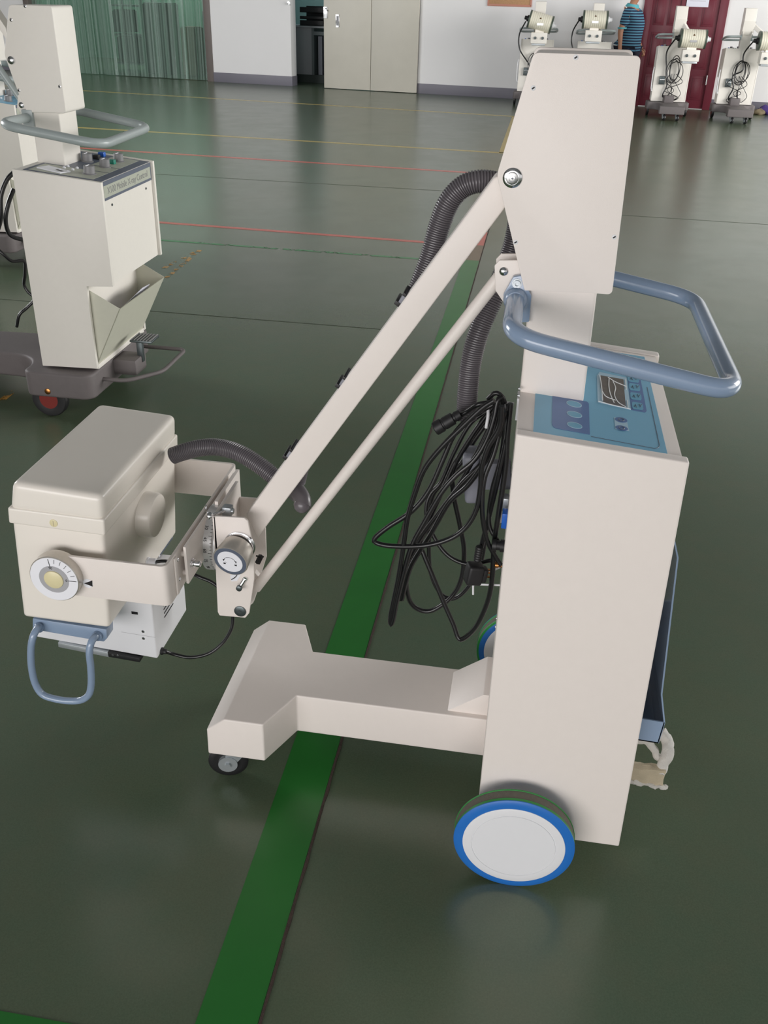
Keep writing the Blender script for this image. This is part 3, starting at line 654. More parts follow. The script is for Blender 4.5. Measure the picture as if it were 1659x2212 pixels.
for a_, s_ in ((-46, '30'), (-26, '45'), (-6, '60'), (14, '75'), (34, '90')):
    a = math.radians(180 + a_); n_ = V(0, math.cos(a), math.sin(a)); tg = V(0, -math.sin(a), math.cos(a))
    q = Matrix(((0, 1, n_.x, 0), (tg.y, 0, n_.y, 0), (tg.z, 0, n_.z, 0), (0, 0, 0, 1)))
    q.translation = dc + V(-.009, 0, 0) + n_ * .0743
    mb.text(s_, .010, q, .0002)
mb.build('scale_print', M['ink'], sw)
mb = MB(); mb.lathe(dc + V(-.034, -.055, -.02), (1, 0, 0), [(0, .006), (.018, .006), (.018, 0)], 16); mb.build('copper_pin', M['brass'], main)
# clamp at the top of the disc
a = at(453, 1114, 1.60); b2 = at(492, 1101, 1.64)
mb = MB(); mb.cyl(a, b2, .0028, 12); mb.ball(a, .0085, 18); mb.cyl(at(444, 1106, 1.61), at(445, 1092, 1.61), .0018, 8); cl = mb.build('clamp_lever', M['chrome'], main)
mb = MB(); mb.box(b2.x - .011, b2.x + .009, 1.632, 1.652, b2.z - .014, b2.z + .008, .003); mb.cyl(b2 + V(.008, 0, -.002), b2 + V(.013, 0, -.002), .006, 16); mb.build('clamp_block', M['zinc'], cl)

# yoke
Yk0, Yk1 = 1.450, 1.920
kz1 = at(352, 1225, Yk0).z; kz0 = at(358, 1310, Yk0).z; kx = at(352, 1225, Yk0).x + .006
xl = at(105, 1250, Yk0).x
pth = fillet([V(xl, Yk0, 0), V(kx, Yk0, 0), V(kx, Yk1, 0), V(xl + .01, Yk1, 0)], .016, 6)
inner = fillet([V(xl, Yk0 + .007, 0), V(kx - .007, Yk0 + .007, 0), V(kx - .007, Yk1 - .007, 0), V(xl + .01, Yk1 - .007, 0)], .010, 6)
mb = MB(); mb.slab([(p_.x, p_.y) for p_ in pth] + [(p_.x, p_.y) for p_ in inner[::-1]], kz0, kz1, .0018)
yoke = mb.build('yoke', M['paint'], main)
tz0 = at(190, 1260, Yk0)
mb = MB(); mb.lathe(tz0 + V(0, -.0001, 0), (0, -1, 0), [(0, .0105), (.0005, .0105), (.0005, 0)], 24); st_ = mb.build('pointer_sticker', M['whiteface'], yoke)
mb = MB(); mb.poly([at(*q_, Yk0 - .0007) for q_ in ((182, 1260), (199, 1254), (200, 1267))], V(0, -.0004, 0)); mb.build('pointer_mark', M['ink'], st_)
# slide plates on the yoke back
kzm = (kz0 + kz1) / 2
for (x0, x1, y0, y1, z0, z1, nm) in ((kx, kx + .004, 1.488, 1.500, kz0 + .004, kz1 - .004, 'rail_end'), (kx + .010, kx + .016, 1.520, 1.860, kz0 + .012, kz1 + .006, 'slide_plate'), (kx + .018, kx + .026, 1.70, 1.86, kz0 + .018, kz1 + .016, 'slide_plate')):
    mb = MB(); mb.box(x0, x1, y0, y1, z0, z1, .0015); mb.build(nm, M['paint'], main)
for y_ in (1.535, 1.835):
    for z_ in (kz0 + .03, kz1 - .02):
        mb = MB(); mb.cyl(V(kx, y_, z_), V(kx + .012, y_, z_), .006, 14); mb.build('spacer', M['paint'], main)
for (y_, z_) in ((1.508, kz0 + .03), (1.508, kz1 - .018)):
    mb = MB(); mb.lathe(V(kx, y_, z_), (1, 0, 0), [(0, .005), (.002, .005), (.004, .003), (.0045, 0)], 16); mb.build('bolt', M['chrome'], main)
mb = MB(); pq = at(428, 1206, 1.545); pq = V(kx + .016, pq.y, kzm + .0); mb.lathe(pq, (1, 0, 0), [(0, .0105), (.002, .0105), (.003, .009), (.006, .009), (.006, .0068), (.018, .0066), (.019, .0055), (.019, .0035), (.014, .003)], 24); mb.build('socket_bolt', M['chrome'], main)

# x-ray head housing
Yh0, Yh1 = 1.480, 1.890
q0 = xz([(20, 1041), (221, 1073), (235, 1360), (48, 1335)], Yh0)
TLh, TRh, BRh, BLh = [V(a, 0, b_) for a, b_ in q0]
bandL, bandR = [V(a, 0, b_) for a, b_ in xz([(21, 1130), (226, 1157)], Yh0)]
rdgL, rdgR = [V(a, 0, b_) for a, b_ in xz([(18, 1096), (224, 1122)], Yh0)]
ux = (TRh - TLh).normalized(); uz = V(-ux.z, 0, ux.x)
def hprism(P, y0, y1, bev, seg):
    return [[V(p_.x, y_, p_.z) for p_ in P] for y_ in (y0, y1)]
mb = MB(); mb.loft(hprism([bandL + ux * .003 + uz * .01, bandR - ux * .003 + uz * .01, BRh, BLh], Yh0 + .003, Yh1 - .003, 0, 0), .011, 4); hb_ = mb.build('head_body', M['paint_head'], main)
mb = MB(); mb.loft(hprism([rdgL - ux * .0015, rdgR + ux * .0015, bandR + ux * .0015, bandL - ux * .0015], Yh0 - .002, Yh1 + .002, 0, 0), .0055, 4)
mb.loft(hprism([TLh + ux * .003, TRh - ux * .001, rdgR - uz * .008 - ux * .0015, rdgL - uz * .008 + ux * .0005], Yh0 - .0005, Yh1 + .0005, 0, 0), .018, 6); cap_ = mb.build('head_lid', M['paint_head'], main)
ps = at(116, 1130, Yh0 - .002); mb = MB(); mb.lathe(ps, (0, -1, 0), [(-.001, .0085), (.001, .0085), (.0015, .0075), (.0015, 0)], 24); pg = mb.build('screw_plug', M['cream'], cap_)
mb = MB(); mb.box(ps.x - .0006, ps.x + .0006, ps.y - .0018, ps.y - .0012, ps.z - .0065, ps.z + .0065); mb.build('plug_slot', M['foamtan'], pg)
xr = (bandR.x + BRh.x) / 2 + .006
pd = atx(342, 1112, xr + .030)
mb = MB(); mb.lathe(V(xr - .012, pd.y, pd.z), (1, .0, ux.z * 1), [(0, .052), (.034, .051), (.040, .048), (.043, .041), (.043, 0)], 48); mb.build('port_dome', M['paint_head'], hb_)
pgl = atx(326, 1213, BRh.x + .012)
mb = MB(); mb.cyl(pgl + V(-.03, 0, 0), pgl + V(.012, 0, 0), .0085, 18, bev=.001); mb.cyl(pgl + V(-.03, 0, 0), pgl + V(-.004, 0, 0), .0105, 8); mb.build('cable_gland', M['whiteface'], hb_)
mb = MB(); mb.tube(spline([pgl + V(.01, 0, 0), pgl + V(.03, .01, -.001), pgl + V(.06, .05, -.03), V(kx - .03, 1.62, kz0 - .01)], .006), .004, 10); mb.build('head_cable', M['cable'], main)
# sticker with printing on the right side of the head
y0s, y1s = 1.775, 1.875
zc_ = .515
def hx(zv): return (bandR.x - .003) + (BRh.x - bandR.x) * (bandR.z - zv) / (bandR.z - BRh.z) + .0006
mb = MB(); mb.poly([V(hx(z_), y_, z_) for y_, z_ in ((y0s, zc_ - .07), (y1s - .008, zc_ - .07), (y1s - .008, zc_ + .02), (y0s, zc_ + .02))], V(.0005, 0, 0)); lb = mb.build('rating_label', M['whiteface'], hb_)
mb = MB()
for k in range(6):
    z_ = zc_ + .010 - .009 * k; mb.box(hx(z_) + .0005, hx(z_) + .0011, y0s + .008, y1s - .02 - .008 * (k % 3), z_ - .0014, z_ + .0014)
mb.build('label_print', M['ink'], lb)
mb = MB(); mb.box(hx(zc_ - .06) + .0005, hx(zc_ - .06) + .0012, y0s + .005, y1s - .012, zc_ - .068, zc_ - .052); mb.build('label_band', M['slate'], lb)
# dial on near yoke arm
pdl = at(118, 1250, Yk0 - .018)
mb = MB(); mb.lathe(V(pdl.x, Yk0 + .012, pdl.z), (0, -1, 0), [(0, .050), (.010, .0525), (.0305, .0525), (.032, .051), (.032, 0)], 64); dl = mb.build('angle_dial', M['knob'], main)
yd = Yk0 - .020
mb = MB(); mb.lathe(V(pdl.x, yd, pdl.z), (0, -1, 0), [(0, .0505), (.0006, .0505), (.0006, 0)], 56); mb.build('dial_face', M['whiteface'], dl)
mb = MB(); mb.lathe(V(pdl.x, yd - .0006, pdl.z), (0, -1, 0), [(0, .0315), (.0006, .0315), (.0006, 0)], 48); mb.build('dial_ring', M['greyring'], dl)
mb = MB(); mb.lathe(V(pdl.x, yd - .0012, pdl.z), (0, -1, 0), [(0, .0205), (.002, .0202), (.0035, .018), (.004, 0)], 40); mb.build('dial_button', M['cream'], dl)
mb = MB()
for k in range(7):
    a = math.radians(97 - 16 * k); r_a, r_b = (.030 if k in (0, 6) else .038), .048
    n_ = V(math.cos(a), 0, math.sin(a)); t_ = V(-math.sin(a), 0, math.cos(a)) * .00045
    c_ = V(pdl.x, yd - .0013 if k in (0, 6) else yd - .0007, pdl.z); mb.poly([c_ + n_ * r_a - t_, c_ + n_ * r_b - t_, c_ + n_ * r_b + t_, c_ + n_ * r_a + t_], V(0, -.0003, 0))
for a_, s_ in ((97, '90'), (1, '0')):
    a = math.radians(a_); q = Matrix.Translation(V(pdl.x + .0268 * math.cos(a), yd - .0014, pdl.z + .0268 * math.sin(a))) @ Matrix.Rotation(PI / 2, 4, 'X'); mb.text(s_, .008, q, .0002)
mb.build('dial_marks', M['ink'], dl)
pdf = V(pdl.x, Yk1, pdl.z); mb = MB(); mb.lathe(pdf - V(0, .03, 0), (0, 1, 0), [(0, .05), (.045, .05), (.047, 0)], 40); mb.build('pivot_disc', M['knob'], main)

# collimator under the head
Yq0, Yq1 = 1.600, 1.797
cq = xz([(250, 1290), (327, 1300), (340, 1423), (78, 1376)], Yq0)
cpts = [(cq[3][0] + .012, cq[0][1] - .01), (cq[1][0], cq[1][1]), cq[2], cq[3]]
mb = MB(); mb.prism(cpts, Yq0, Yq1, .004, 3); col = mb.build('collimator', M['hub'], main)
p = at(291, 1324, Yq0); mb = MB(); mb.box(p.x - .0075, p.x + .0075, p.y - .0006, p.y + .002, p.z - .0035, p.z + .0035); mb.build('indicator_slot', M['black'], col)
a, b2 = at(262, 1365, Yq0), at(336, 1377, Yq0); mb = MB(); mb.tube([a + V(0, -.0002, 0), b2 + V(0, -.0002, 0)], .0004, 5); mb.build('seam', M['greyring'], col)
for q_ in ((309, 1364), (310, 1379)): screw(col, at(*q_, Yq0), .0038)
xs_ = cq[2][0]
def cx_(z): return cq[1][0] + (cq[2][0] - cq[1][0]) * (cq[1][1] - z) / (cq[1][1] - cq[2][1]) + .0006
zl_ = (cq[1][1] + cq[2][1]) / 2 + .02
mb = MB()
for k in range(6):
    z_ = zl_ + .03 - .011 * k; mb.box(cx_(z_), cx_(z_) + .0005, 1.66, 1.745 - .014 * (k % 3), z_ - .0012, z_ + .0012)
q = Matrix(((0, 0, 1, cx_(zl_ + .05) + .0002), (1, 0, 0, 1.68), (0, 1, 0, zl_ + .046), (0, 0, 0, 1))); mb.text('▲', .012, q, .0002)
mb.build('caution_print', M['ink'], col)
p = at(346, 1403, 1.63); p = V(cx_(p.z), 1.625, p.z); mb = MB(); mb.lathe(p, (1, 0, 0), [(0, .009), (.003, .009), (.006, .0065), (.012, .006), (.012, 0)], 20); mb.build('cable_grommet', M['rubber'], col)
path = [p + V(.01, 0, 0)] + [at(a, b_, y_) for a, b_, y_ in ((375, 1413, 1.635), (410, 1420, 1.64), (450, 1412, 1.65), (480, 1390, 1.66), (499, 1360, 1.665), (503, 1330, 1.67), (500, 1300, 1.67), (482, 1278, 1.67), (458, 1258, 1.67), (430, 1246, 1.67), (414, 1236, 1.68), (405, 1215, 1.70))]
mb = MB(); mb.tube(spline(path, .005), .0042, 12); mb.build('collimator_cable', M['cable'], main)
a = xz([(125, 1388), (235, 1410), (236, 1420), (126, 1398)], Yq0 - .006)
mb = MB(); mb.prism(a, Yq0 - .006, Yq0 + .12, .001); mb.build('slide_rail', M['zinc'], col)
a = xz([(232, 1409), (302, 1423), (302, 1431), (234, 1419)], Yq0 - .008)
mb = MB(); mb.prism(a, Yq0 - .008, Yq0 + .1, .001); rb = mb.build('rail_latch', M['black'], col)
for q_ in ((243, 1415), (254, 1416)): screw(rb, at(*q_, Yq0 - .0085), .0025)
# grab handle
Yg = 1.492
gp = xz([(70, 1336), (230, 1360), (231, 1380), (224, 1387), (70, 1360)], Yg)
mb = MB(); mb.prism(gp, Yg, Yg + .035, .003); gb = mb.build('handle_mount', M['blue'], main)
gpath = [at(a, b_, y_) for a, b_, y_ in ((86, 1353, 1.493), (82, 1356, 1.478), (72, 1374, 1.462), (67, 1402, 1.458), (68, 1440, 1.458), (76, 1476, 1.46), (92, 1500, 1.46), (120, 1510, 1.46), (150, 1514, 1.46), (176, 1512, 1.46), (192, 1500, 1.46), (197, 1476, 1.46), (196, 1440, 1.458), (193, 1410, 1.458), (197, 1388, 1.465), (206, 1375, 1.48), (212, 1371, 1.493))]
mb = MB(); mb.tube(spline(gpath, .004), .0078, 18)
for e in (gpath[0], gpath[-1]): mb.cyl(e + V(0, .002, 0), e + V(0, -.008, 0), .0115, 24, bev=.001)
mb.build('grab_handle', M['blue'], main)

# base, casters, wheels
yb = 1.697; zt, zb = .213, .103
def tee(fx):
    return [(fx, 1.503), (-.484, 1.503), (-.434, 1.613), (.02, 1.613), (.02, 1.781), (-.434, 1.781), (-.478, 1.886), (fx, 1.886)]
def tl(fx, z): return [V(x, y_, z) for x, y_ in tee(fx)]
mb = MB(); mb.loft([tl(-.618, zb), tl(-.617, .176), tl(-.574, zt)], .004, 3); bs = mb.build('base_frame', M['paint'], main)
wzp = [(-.088, zt - .004), (-.005, .272), (.012, .272), (.012, zt - .004)]
mb = MB(); mb.prism(wzp, 1.628, 1.768, .002); mb.build('base_gusset', M['paint'], main)
def caster(par, x, y_, ang, R=.047, org=None, local=False, wm='rubber', hm='zinc', top=None):
    top = zb if top is None else top
    mb = MB(); c_ = V(x, y_, R); d = V(math.cos(ang), math.sin(ang), 0); n_ = V(-d.y, d.x, 0)
    mb.lathe(c_ - n_ * .014, tuple(n_), [(0, R * .7), (0, R * .86), (.004, R), (.024, R), (.028, R * .86), (.028, R * .7)], 40)
    wh = mb.build('caster_wheel', M[wm], par, local=local)
    mb = MB(); mb.lathe(c_ - n_ * .013, tuple(n_), [(0, .0), (0, R * .72), (.026, R * .72), (.026, 0)], 32); mb.build('wheel_hub', M[hm], wh, local=local)
    mb = MB()
    for s_ in (-1, 1):
        o_ = c_ + n_ * .019 * s_
        P = [o_ + d * a + V(0, 0, b_) for a, b_ in ((-.012, -.008), (0, -.014), (.012, -.008), (.045, R * .75), (.045, top - R - .004), (.002, top - R - .004))]
        mb.poly(P, n_ * .002 * s_)
    mb.cyl(c_ + d * .024 + V(0, 0, top - R - .008), c_ + d * .024 + V(0, 0, top - R + .001), .026, 24)
    mb.cyl(c_ - n_ * .029, c_ + n_ * .029, .0075, 6); mb.cyl(c_ - n_ * .0235, c_ + n_ * .0235, R * .48, 28); mb.build('caster_fork', M['zinc'], par, local=local)
caster(main, -.588, 1.553, math.radians(12)); caster(main, -.588, 1.84, math.radians(12))
WX, WR = .087, .1235
def bigwheel(yo, s_):      # yo = outer face y, s_ = +1 when the wheel lies behind its outer face
    c_ = V(WX, yo, WR); ax_ = (0, s_, 0)
    mb = MB(); mb.lathe(c_, ax_, [(.006, .09), (.006, WR - .0008), (.032, WR - .0008), (.032, .09)], 72); t = mb.build('tyre', M['tread'], main)
    mb = MB()
    mb.lathe(c_, ax_, [(.0048, WR - .004), (.0048, WR), (.011, WR), (.0115, WR - .001), (.0115, WR - .004)], 96)
    mb.lathe(c_, ax_, [(.0315, WR - .001), (.032, WR + .0004), (.035, WR), (.036, WR - .006), (.031, WR - .006)], 96); mb.build('tyre_edge', M['tyregreen'], t)
    mb = MB(); mb.lathe(c_, ax_, [(.0047, WR - .004), (.0046, WR + .0002), (.003, WR), (.0008, WR - .004), (0, .112), (0, .104), (.01, .10)], 96); mb.build('tyre_wall', M['tyreface'], t)
    mb = MB(); mb.lathe(c_, ax_, [(.012, .1045), (-.001, .1045), (-.002, .1025), (-.002, .0868), (-.0005, .0862), (-.0005, .0850), (-.002, .0844), (-.0022, 0)], 96); mb.build('hub_cap', M['hub'], t)
    mb = MB(); mb.lathe(c_, ax_, [(.032, WR - .004), (.0345, WR - .0025), (.0372, WR - .008), (.038, .112), (.038, .104), (.03, .10)], 96); mb.build('tyre_wall', M['tyreface'], t)
    mb = MB(); mb.lathe(c_ + V(0, s_ * .0335, 0), ax_, [(0, 0), (0, .104), (.005, .104), (.0055, 0)], 64); mb.build('wheel_back', M['hub'], t)
bigwheel(1.347, 1); bigwheel(2 * YC - 1.347, -1)
mb = MB(); mb.cyl(V(WX, 1.37, WR), V(WX, 2.0, WR), .012, 20); mb.build('axle', M['darkmetal'], main)

# cassette tray at the rear
Yt0, Yt1 = 1.475, 1.895
out = xz([(1459, 1170), (1466, 1205), (1431, 1500), (1437, 1561), (1423, 1606)], Yt0)
inn = [(a - .003, b_) for a, b_ in out]
mb = MB(); mb.prism(out + inn[::-1], Yt0, Yt1); tr_ = mb.build('cassette_tray', M['blue'], main)
lip = xz([(1375, 1551), (1436, 1561), (1422, 1606), (1365, 1597)], Yt0)
mb = MB(); mb.prism(lip, Yt0, Yt0 + .003); mb.prism(lip, Yt1 - .003, Yt1); mb.prism([lip[3], lip[2], (lip[2][0], lip[2][1] + .003), (lip[3][0], lip[3][1] + .003)], Yt0, Yt1); mb.build('tray_lip', M['blue'], tr_)
# foam wrapped foot pedal
def lumpy(mb, amp, sc):
    for v in mb.bm.verts: v.co += V(noise.noise(v.co * sc), noise.noise(v.co * sc + V(9, 0, 0)), noise.noise(v.co * sc + V(0, 9, 0))) * amp
Yp = 1.62
mb = MB(); mb.tube(spline([at(1360, 1600, Yp), at(1395, 1600, Yp), at(1412, 1618, Yp), at(1425, 1640, Yp)], .004), .0085, 12)
mb.tube(spline([at(1428, 1580, Yp + .03), at(1441, 1598, Yp + .02), at(1444, 1622, Yp), at(1434, 1645, Yp - .01), at(1424, 1668, Yp - .02)], .004), .0125, 16); lumpy(mb, .004, 70); pdl_ = mb.build('wrapped_lever', M['foam'], main)
pp = xz([(1335, 1655), (1395, 1660), (1439, 1668), (1441, 1702), (1395, 1695), (1335, 1682)], Yp - .03)
mb = MB(); b = bmesh.new()
for i in range(13):
    pass
lo = []
for i in range(15):
    t = i / 14; lo.append([V(pp[0][0] + (pp[2][0] - pp[0][0]) * t, Yp - .03 + .022 * u, (pp[0][1] + (pp[2][1] - pp[0][1]) * t) * (1 - v_) + (pp[5][1] + (pp[3][1] - pp[5][1]) * t) * v_) for u, v_ in ((0, 0), (0, .5), (0, 1), (.5, 1.1), (1, 1), (1, .5), (1, 0), (.5, -.1))])
mb.loft(lo); lumpy(mb, .003, 90); mb.build('wrapped_pedal', M['foamtan'], main)
mb = MB(); lo = []
for i in range(22):
    t = i / 21; c_ = V(pp[5][0] + (pp[3][0] - pp[5][0]) * t, Yp - .028, pp[5][1] + (pp[3][1] - pp[5][1]) * t - .002); lo.append(c_)
mb.tube(lo, .006, 10); lumpy(mb, .006, 110); mb.build('foam_edge', M['foam'], main)

# fittings on the front of the cabinet
fx = P_TL[0]
hk = [at(1110, 873, 1.68), at(1075, 868, 1.68), at(1056, 874, 1.68), at(1054, 900, 1.675), at(1050, 925, 1.67)]
mb = MB(); mb.tube(spline(hk, .004), .0032, 10); mb.box(fx - .004, fx + .001, 1.66, 1.70, hk[0].z - .025, hk[0].z + .02, .001); mb.build('cable_hook', M['hub'], main)
for q_ in ((1114, 839), (1113, 854)): p = at(*q_, 1.6); mb = MB(); mb.lathe(V(fx, 1.6, p.z), (-1, 0, 0), [(0, .003), (.0035, .003), (.005, 0)], 12); mb.build('screw', M['chrome'], main)
mb = MB(); p = at(1022, 1025, 1.72)
q = Matrix.Translation(p) @ Matrix.Rotation(-.12, 4, 'Y'); mb.box(-.018, .018, -.03, .03, -.055, .055, .01, 3, m=q); sh = mb.build('hand_switch_holder', M['steelbox'], main)
mb = MB(); mb.box(.018, fx - p.x, -.012, .012, -.03, .03, .002, m=q); mb.build('holder_bracket', M['steelbox'], sh)
p = at(1087, 1121, 1.62); mb = MB(); mb.box(fx - .010, fx + .002, 1.61, 1.635, p.z - .017, p.z + .017, .002); mb.build('blue_socket', M['bluebtn'], main)
p = at(1075, 1178, 1.63); mb = MB(); mb.lathe(V(fx + .002, 1.63, p.z), (-1, 0, 0), [(0, .013), (.010, .013), (.010, .010), (.018, .010), (.018, .013), (.026, .012), (.027, 0)], 24); mb.build('round_socket', M['rubber'], main)
p = at(1071, 1220, 1.63); mb = MB(); mb.lathe(V(fx, 1.63, p.z), (-1, 0, 0), [(0, .005), (.008, .005), (.008, .0065), (.014, .0065), (.016, 0)], 14); mb.build('earth_terminal', M['brass'], main)
p = at(1072, 1082, 1.66); mb = MB(); mb.box(fx - .02, fx, 1.65, 1.675, p.z - .012, p.z + .012, .003); mb.build('terminal_block', M['zinc'], main)
pA, pB, pC = at(1090, 1265, 1.66), at(1022, 1262, 1.66), at(1022, 1284, 1.66)
mb = MB(); mb.tube(fillet([V(fx, 1.66, pA.z), pB, pC], .006), .0022, 8); mb.build('wire_hook', M['hub'], main); mb = MB(); mb.tube(fillet([V(fx, 1.70, pA.z + .022), at(1042, 1243, 1.70), at(1040, 1256, 1.70)], .006), .0022, 8); mb.build('wire_hook', M['hub'], main)
p = at(1058, 1112, 1.68); mb = MB(); mb.lathe(V(fx, 1.68, p.z), (-1, 0, -.2), [(0, .01), (.02, .014), (.022, 0)], 20); mb.build('cable_bell', M['hub'], main)
for q_ in ((1074, 1300), (1072, 1318)):
    p = at(*q_, 1.66); mb = MB(); mb.lathe(V(fx + .0005, 1.6, p.z), (-1, 0, 0), [(0, .0025), (.002, .0025), (.003, 0)], 10); mb.build('screw', M['chrome'], main)

# ================================================================== CABLES hanging on the hook
def Zc(zx, zy): return 780 + zx / 3.686, 820 + zy / 3.686
def cpath(pts, y0, y1, amp=.012):
    n = len(pts); out = []
    for i, (a, b_) in enumerate(pts):
        t = i / (n - 1); px, py = Zc(a, b_); out.append(at(px, py, y0 + (y1 - y0) * t + amp * math.sin(5 * t + y0 * 40)))
    return out
pw = thing('power_cable', at(1052, 1250, 1.66), 'thick black mains cable coiled on the white hook with a three-pin plug hanging in front', 'cable')
loops_ = [
 ([(1060, 165), (960, 230), (800, 380), (620, 560), (500, 720), (430, 900), (370, 1100), (340, 1300), (300, 1560), (255, 1780), (232, 1900), (238, 1955), (258, 1900), (285, 1760), (335, 1560), (400, 1330), (500, 1140), (640, 900), (760, 760), (900, 640), (1000, 480), (1060, 300), (1085, 170), (1120, 140), (1130, 200)], 1.60, 1.66),
 ([(1045, 200), (880, 290), (740, 440), (650, 640), (540, 880), (400, 1050), (220, 1170), (115, 1255), (110, 1295), (240, 1325), (500, 1322), (700, 1270), (830, 1180), (915, 1040), (950, 860), (960, 700), (1010, 540), (1100, 380), (1120, 190)], 1.655, 1.60),
 ([(1090, 190), (1060, 420), (980, 640), (800, 830), (620, 1060), (460, 1280), (340, 1520), (305, 1700), (322, 1755), (350, 1640), (400, 1480), (490, 1330), (560, 1220), (700, 980), (850, 840), (980, 660), (1090, 460), (1140, 240)], 1.70, 1.64),
 ([(1080, 180), (900, 420), (740, 700), (735, 900), (785, 1150), (820, 1360), (800, 1580), (720, 1730), (560, 1840), (440, 1820), (375, 1730), (362, 1560), (420, 1380), (520, 1200), (700, 960), (860, 700), (1000, 420), (1110, 180)], 1.72, 1.70),
 ([(1190, 190), (1165, 450), (1150, 700), (1090, 1100), (1060, 1300), (1045, 1560), (1010, 1760), (920, 1960), (820, 2060), (775, 2060), (735, 1950), (660, 1780), (560, 1540), (490, 1370), (470, 1300), (540, 1120), (640, 900), (760, 640), (960, 360), (1080, 200)], 1.64, 1.72),
 ([(1150, 190), (1165, 420), (1095, 760), (1040, 1000), (965, 1300), (930, 1420)], 1.66, 1.655),
]
for pts_, a, b_ in loops_:
    mb = MB(); mb.tube(resample(spline(cpath(pts_, a, b_), .005), .006), .0054, 12); mb.build('cable_loop', M['cable'], pw)
a, b2, c3 = [at(*Zc(*q_), 1.65) for q_ in ((945, 1330), (925, 1440), (905, 1540))]
mb = MB(); mb.tube([a.lerp(b2, k / 12) for k in range(13)], .009, 14, rf=lambda i: .0075 + .0012 * (i % 2)); pl = mb.build('plug_sleeve', M['rubber'], pw)
mb = MB(); q = Matrix.Translation(c3) @ Matrix.Rotation(.35, 4, 'Z') @ Matrix.Rotation(.15, 4, 'Y'); mb.box(-.019, .016, -.016, .016, -.024, .022, .007, 3, m=q); mb.box(.014, .026, -.012, .012, -.018, .014, .004, m=q); mb.build('plug_body', M['rubber'], pw)
mb = MB()
for yy, zz in ((-.006, .006), (.006, .006), (0, -.008)): mb.box(.024, .042, yy - .003, yy + .003, zz - .0009, zz + .0009, m=q)
mb.build('plug_pin', M['brass'], pw)
cc = thing('control_cable', at(950, 1100, 1.74), 'thinner black control cable looped behind the mains cable, ending in a black barrel connector', 'cable')
loops_ = [
 ([(1030, 180), (930, 200), (850, 250), (780, 290)], 1.66, 1.66),
 ([(1035, 230), (870, 350), (740, 580), (640, 810), (560, 900), (520, 1000), (530, 1130), (590, 1270), (680, 1390), (790, 1455), (900, 1470), (1030, 1440), (1110, 1440)], 1.74, 1.70),
 ([(1100, 220), (920, 460), (800, 660), (640, 830), (560, 960), (545, 1200), (540, 1400), (560, 1560), (630, 1700), (720, 1745), (810, 1700), (900, 1580), (960, 1440), (1000, 1200), (1060, 900), (1130, 500), (1140, 220)], 1.76, 1.74),
 ([(1140, 260), (1060, 580), (980, 800), (965, 1060), (1000, 1270), (1070, 1410), (1115, 1480)], 1.64, 1.62),
 ([(1010, 155), (1070, 105), (1125, 140), (1150, 240), (1155, 480), (1120, 620), (1040, 900), (1020, 1150), (1090, 1290)], 1.68, 1.65),
]
for pts_, a, b_ in loops_:
    mb = MB(); mb.tube(resample(spline(cpath(pts_, a, b_, .008), .005), .006), .0048, 12); mb.build('cable_loop', M['cable'], cc)
a, b2 = at(*Zc(790, 275), 1.66), at(*Zc(585, 395), 1.65); dv = b2 - a; ln = dv.length
mb = MB(); mb.lathe(a, tuple(dv), [(0, .005), (0, .0095), (ln * .18, .0105), (ln * .2, .009), (ln * .26, .009), (ln * .28, .0125), (ln * .62, .0128), (ln * .64, .0118), (ln * .68, .0118), (ln * .7, .0138), (ln * .97, .0138), (ln, .012), (ln * .9, .010), (ln * .9, 0)], 32); mb.build('barrel_connector', M['rubber'], cc)

# ================================================================== SECOND MACHINE (left, dark grey base)
def copy_tree(o, parent=None, skip=()):
    c_ = o.copy(); C.objects.link(c_); c_.parent = parent; ORG[c_.name] = Vector((0, 0, 0))
    for ch in list(o.children):
        if ch.get('skipcopy'): continue
        copy_tree(ch, c_)
    return c_
LY = 3.73
left = thing('mobile_xray_machine', (-1.88, LY, 0), 'ivory x-ray machine at left with grey knob panel, open paper bin and dark grey base', 'x-ray machine')
Ln = 3.46
LP = xz([(25, 365), (218, 395), (244, 620), (187, 619), (210, 797), (92, 790)], Ln)
LPs = LP[:]
mb = MB(); mb.prism(LPs, Ln, Ln + .018, .003); mb.build('side_cover', M['paint_b'], left)
mb = MB(); mb.prism(LPs, 2 * LY - Ln - .018, 2 * LY - Ln, .003); mb.build('side_cover', M['paint_b'], left)
(x0, z0), (x1, z1), (x2, z2), (x3, z3), (x4, z4), (x5, z5) = LPs
mb = MB(); mb.prism([(x0 + .002, z0 - .003), (x1 - .012, z1 - .003), (x2 - .012, z2 + .002), (x3 - .01, z3), (x4 - .012, z4), (x5 + .002, z5)], Ln + .0185, 2 * LY - Ln - .0185); mb.build('cabinet', M['paint_b'], left)
ltn = V(-(z1 - z0), 0, x1 - x0).normalized(); ltp = V(x0, 0, z0 - .003)
def lat(zx, zy): return atpl(40 + zx / 5.72, 310 + zy / 5.72, ltp, ltn)
mb = MB(); ya_, yb_ = Ln + .03, 2 * LY - Ln - .03
def lq(x, y_, h=0): return V(x, y_, z0 - .003 + (x - x0) * (z1 - z0) / (x1 - x0)) + ltn * h
mb.poly([lq(x0 + .03, ya_), lq(x1 - .012, ya_), lq(x1 - .012, yb_), lq(x0 + .03, yb_)], ltn * .0015); lp_ = mb.build('control_panel', M['slate'], left)
mb = MB(); mb.poly([lq(x0 + .045, ya_ + .012, .0015), lq(x1 - .05, ya_ + .012, .0015), lq(x1 - .05, LY - .09, .0015), lq(x0 + .045, LY - .09, .0015)], ltn * .0006); mb.poly([lq(x0 + .19, LY + .02, .0015), lq(x1 - .05, LY + .02, .0015), lq(x1 - .05, yb_ - .012, .0015), lq(x0 + .19, yb_ - .012, .0015)], ltn * .0006)
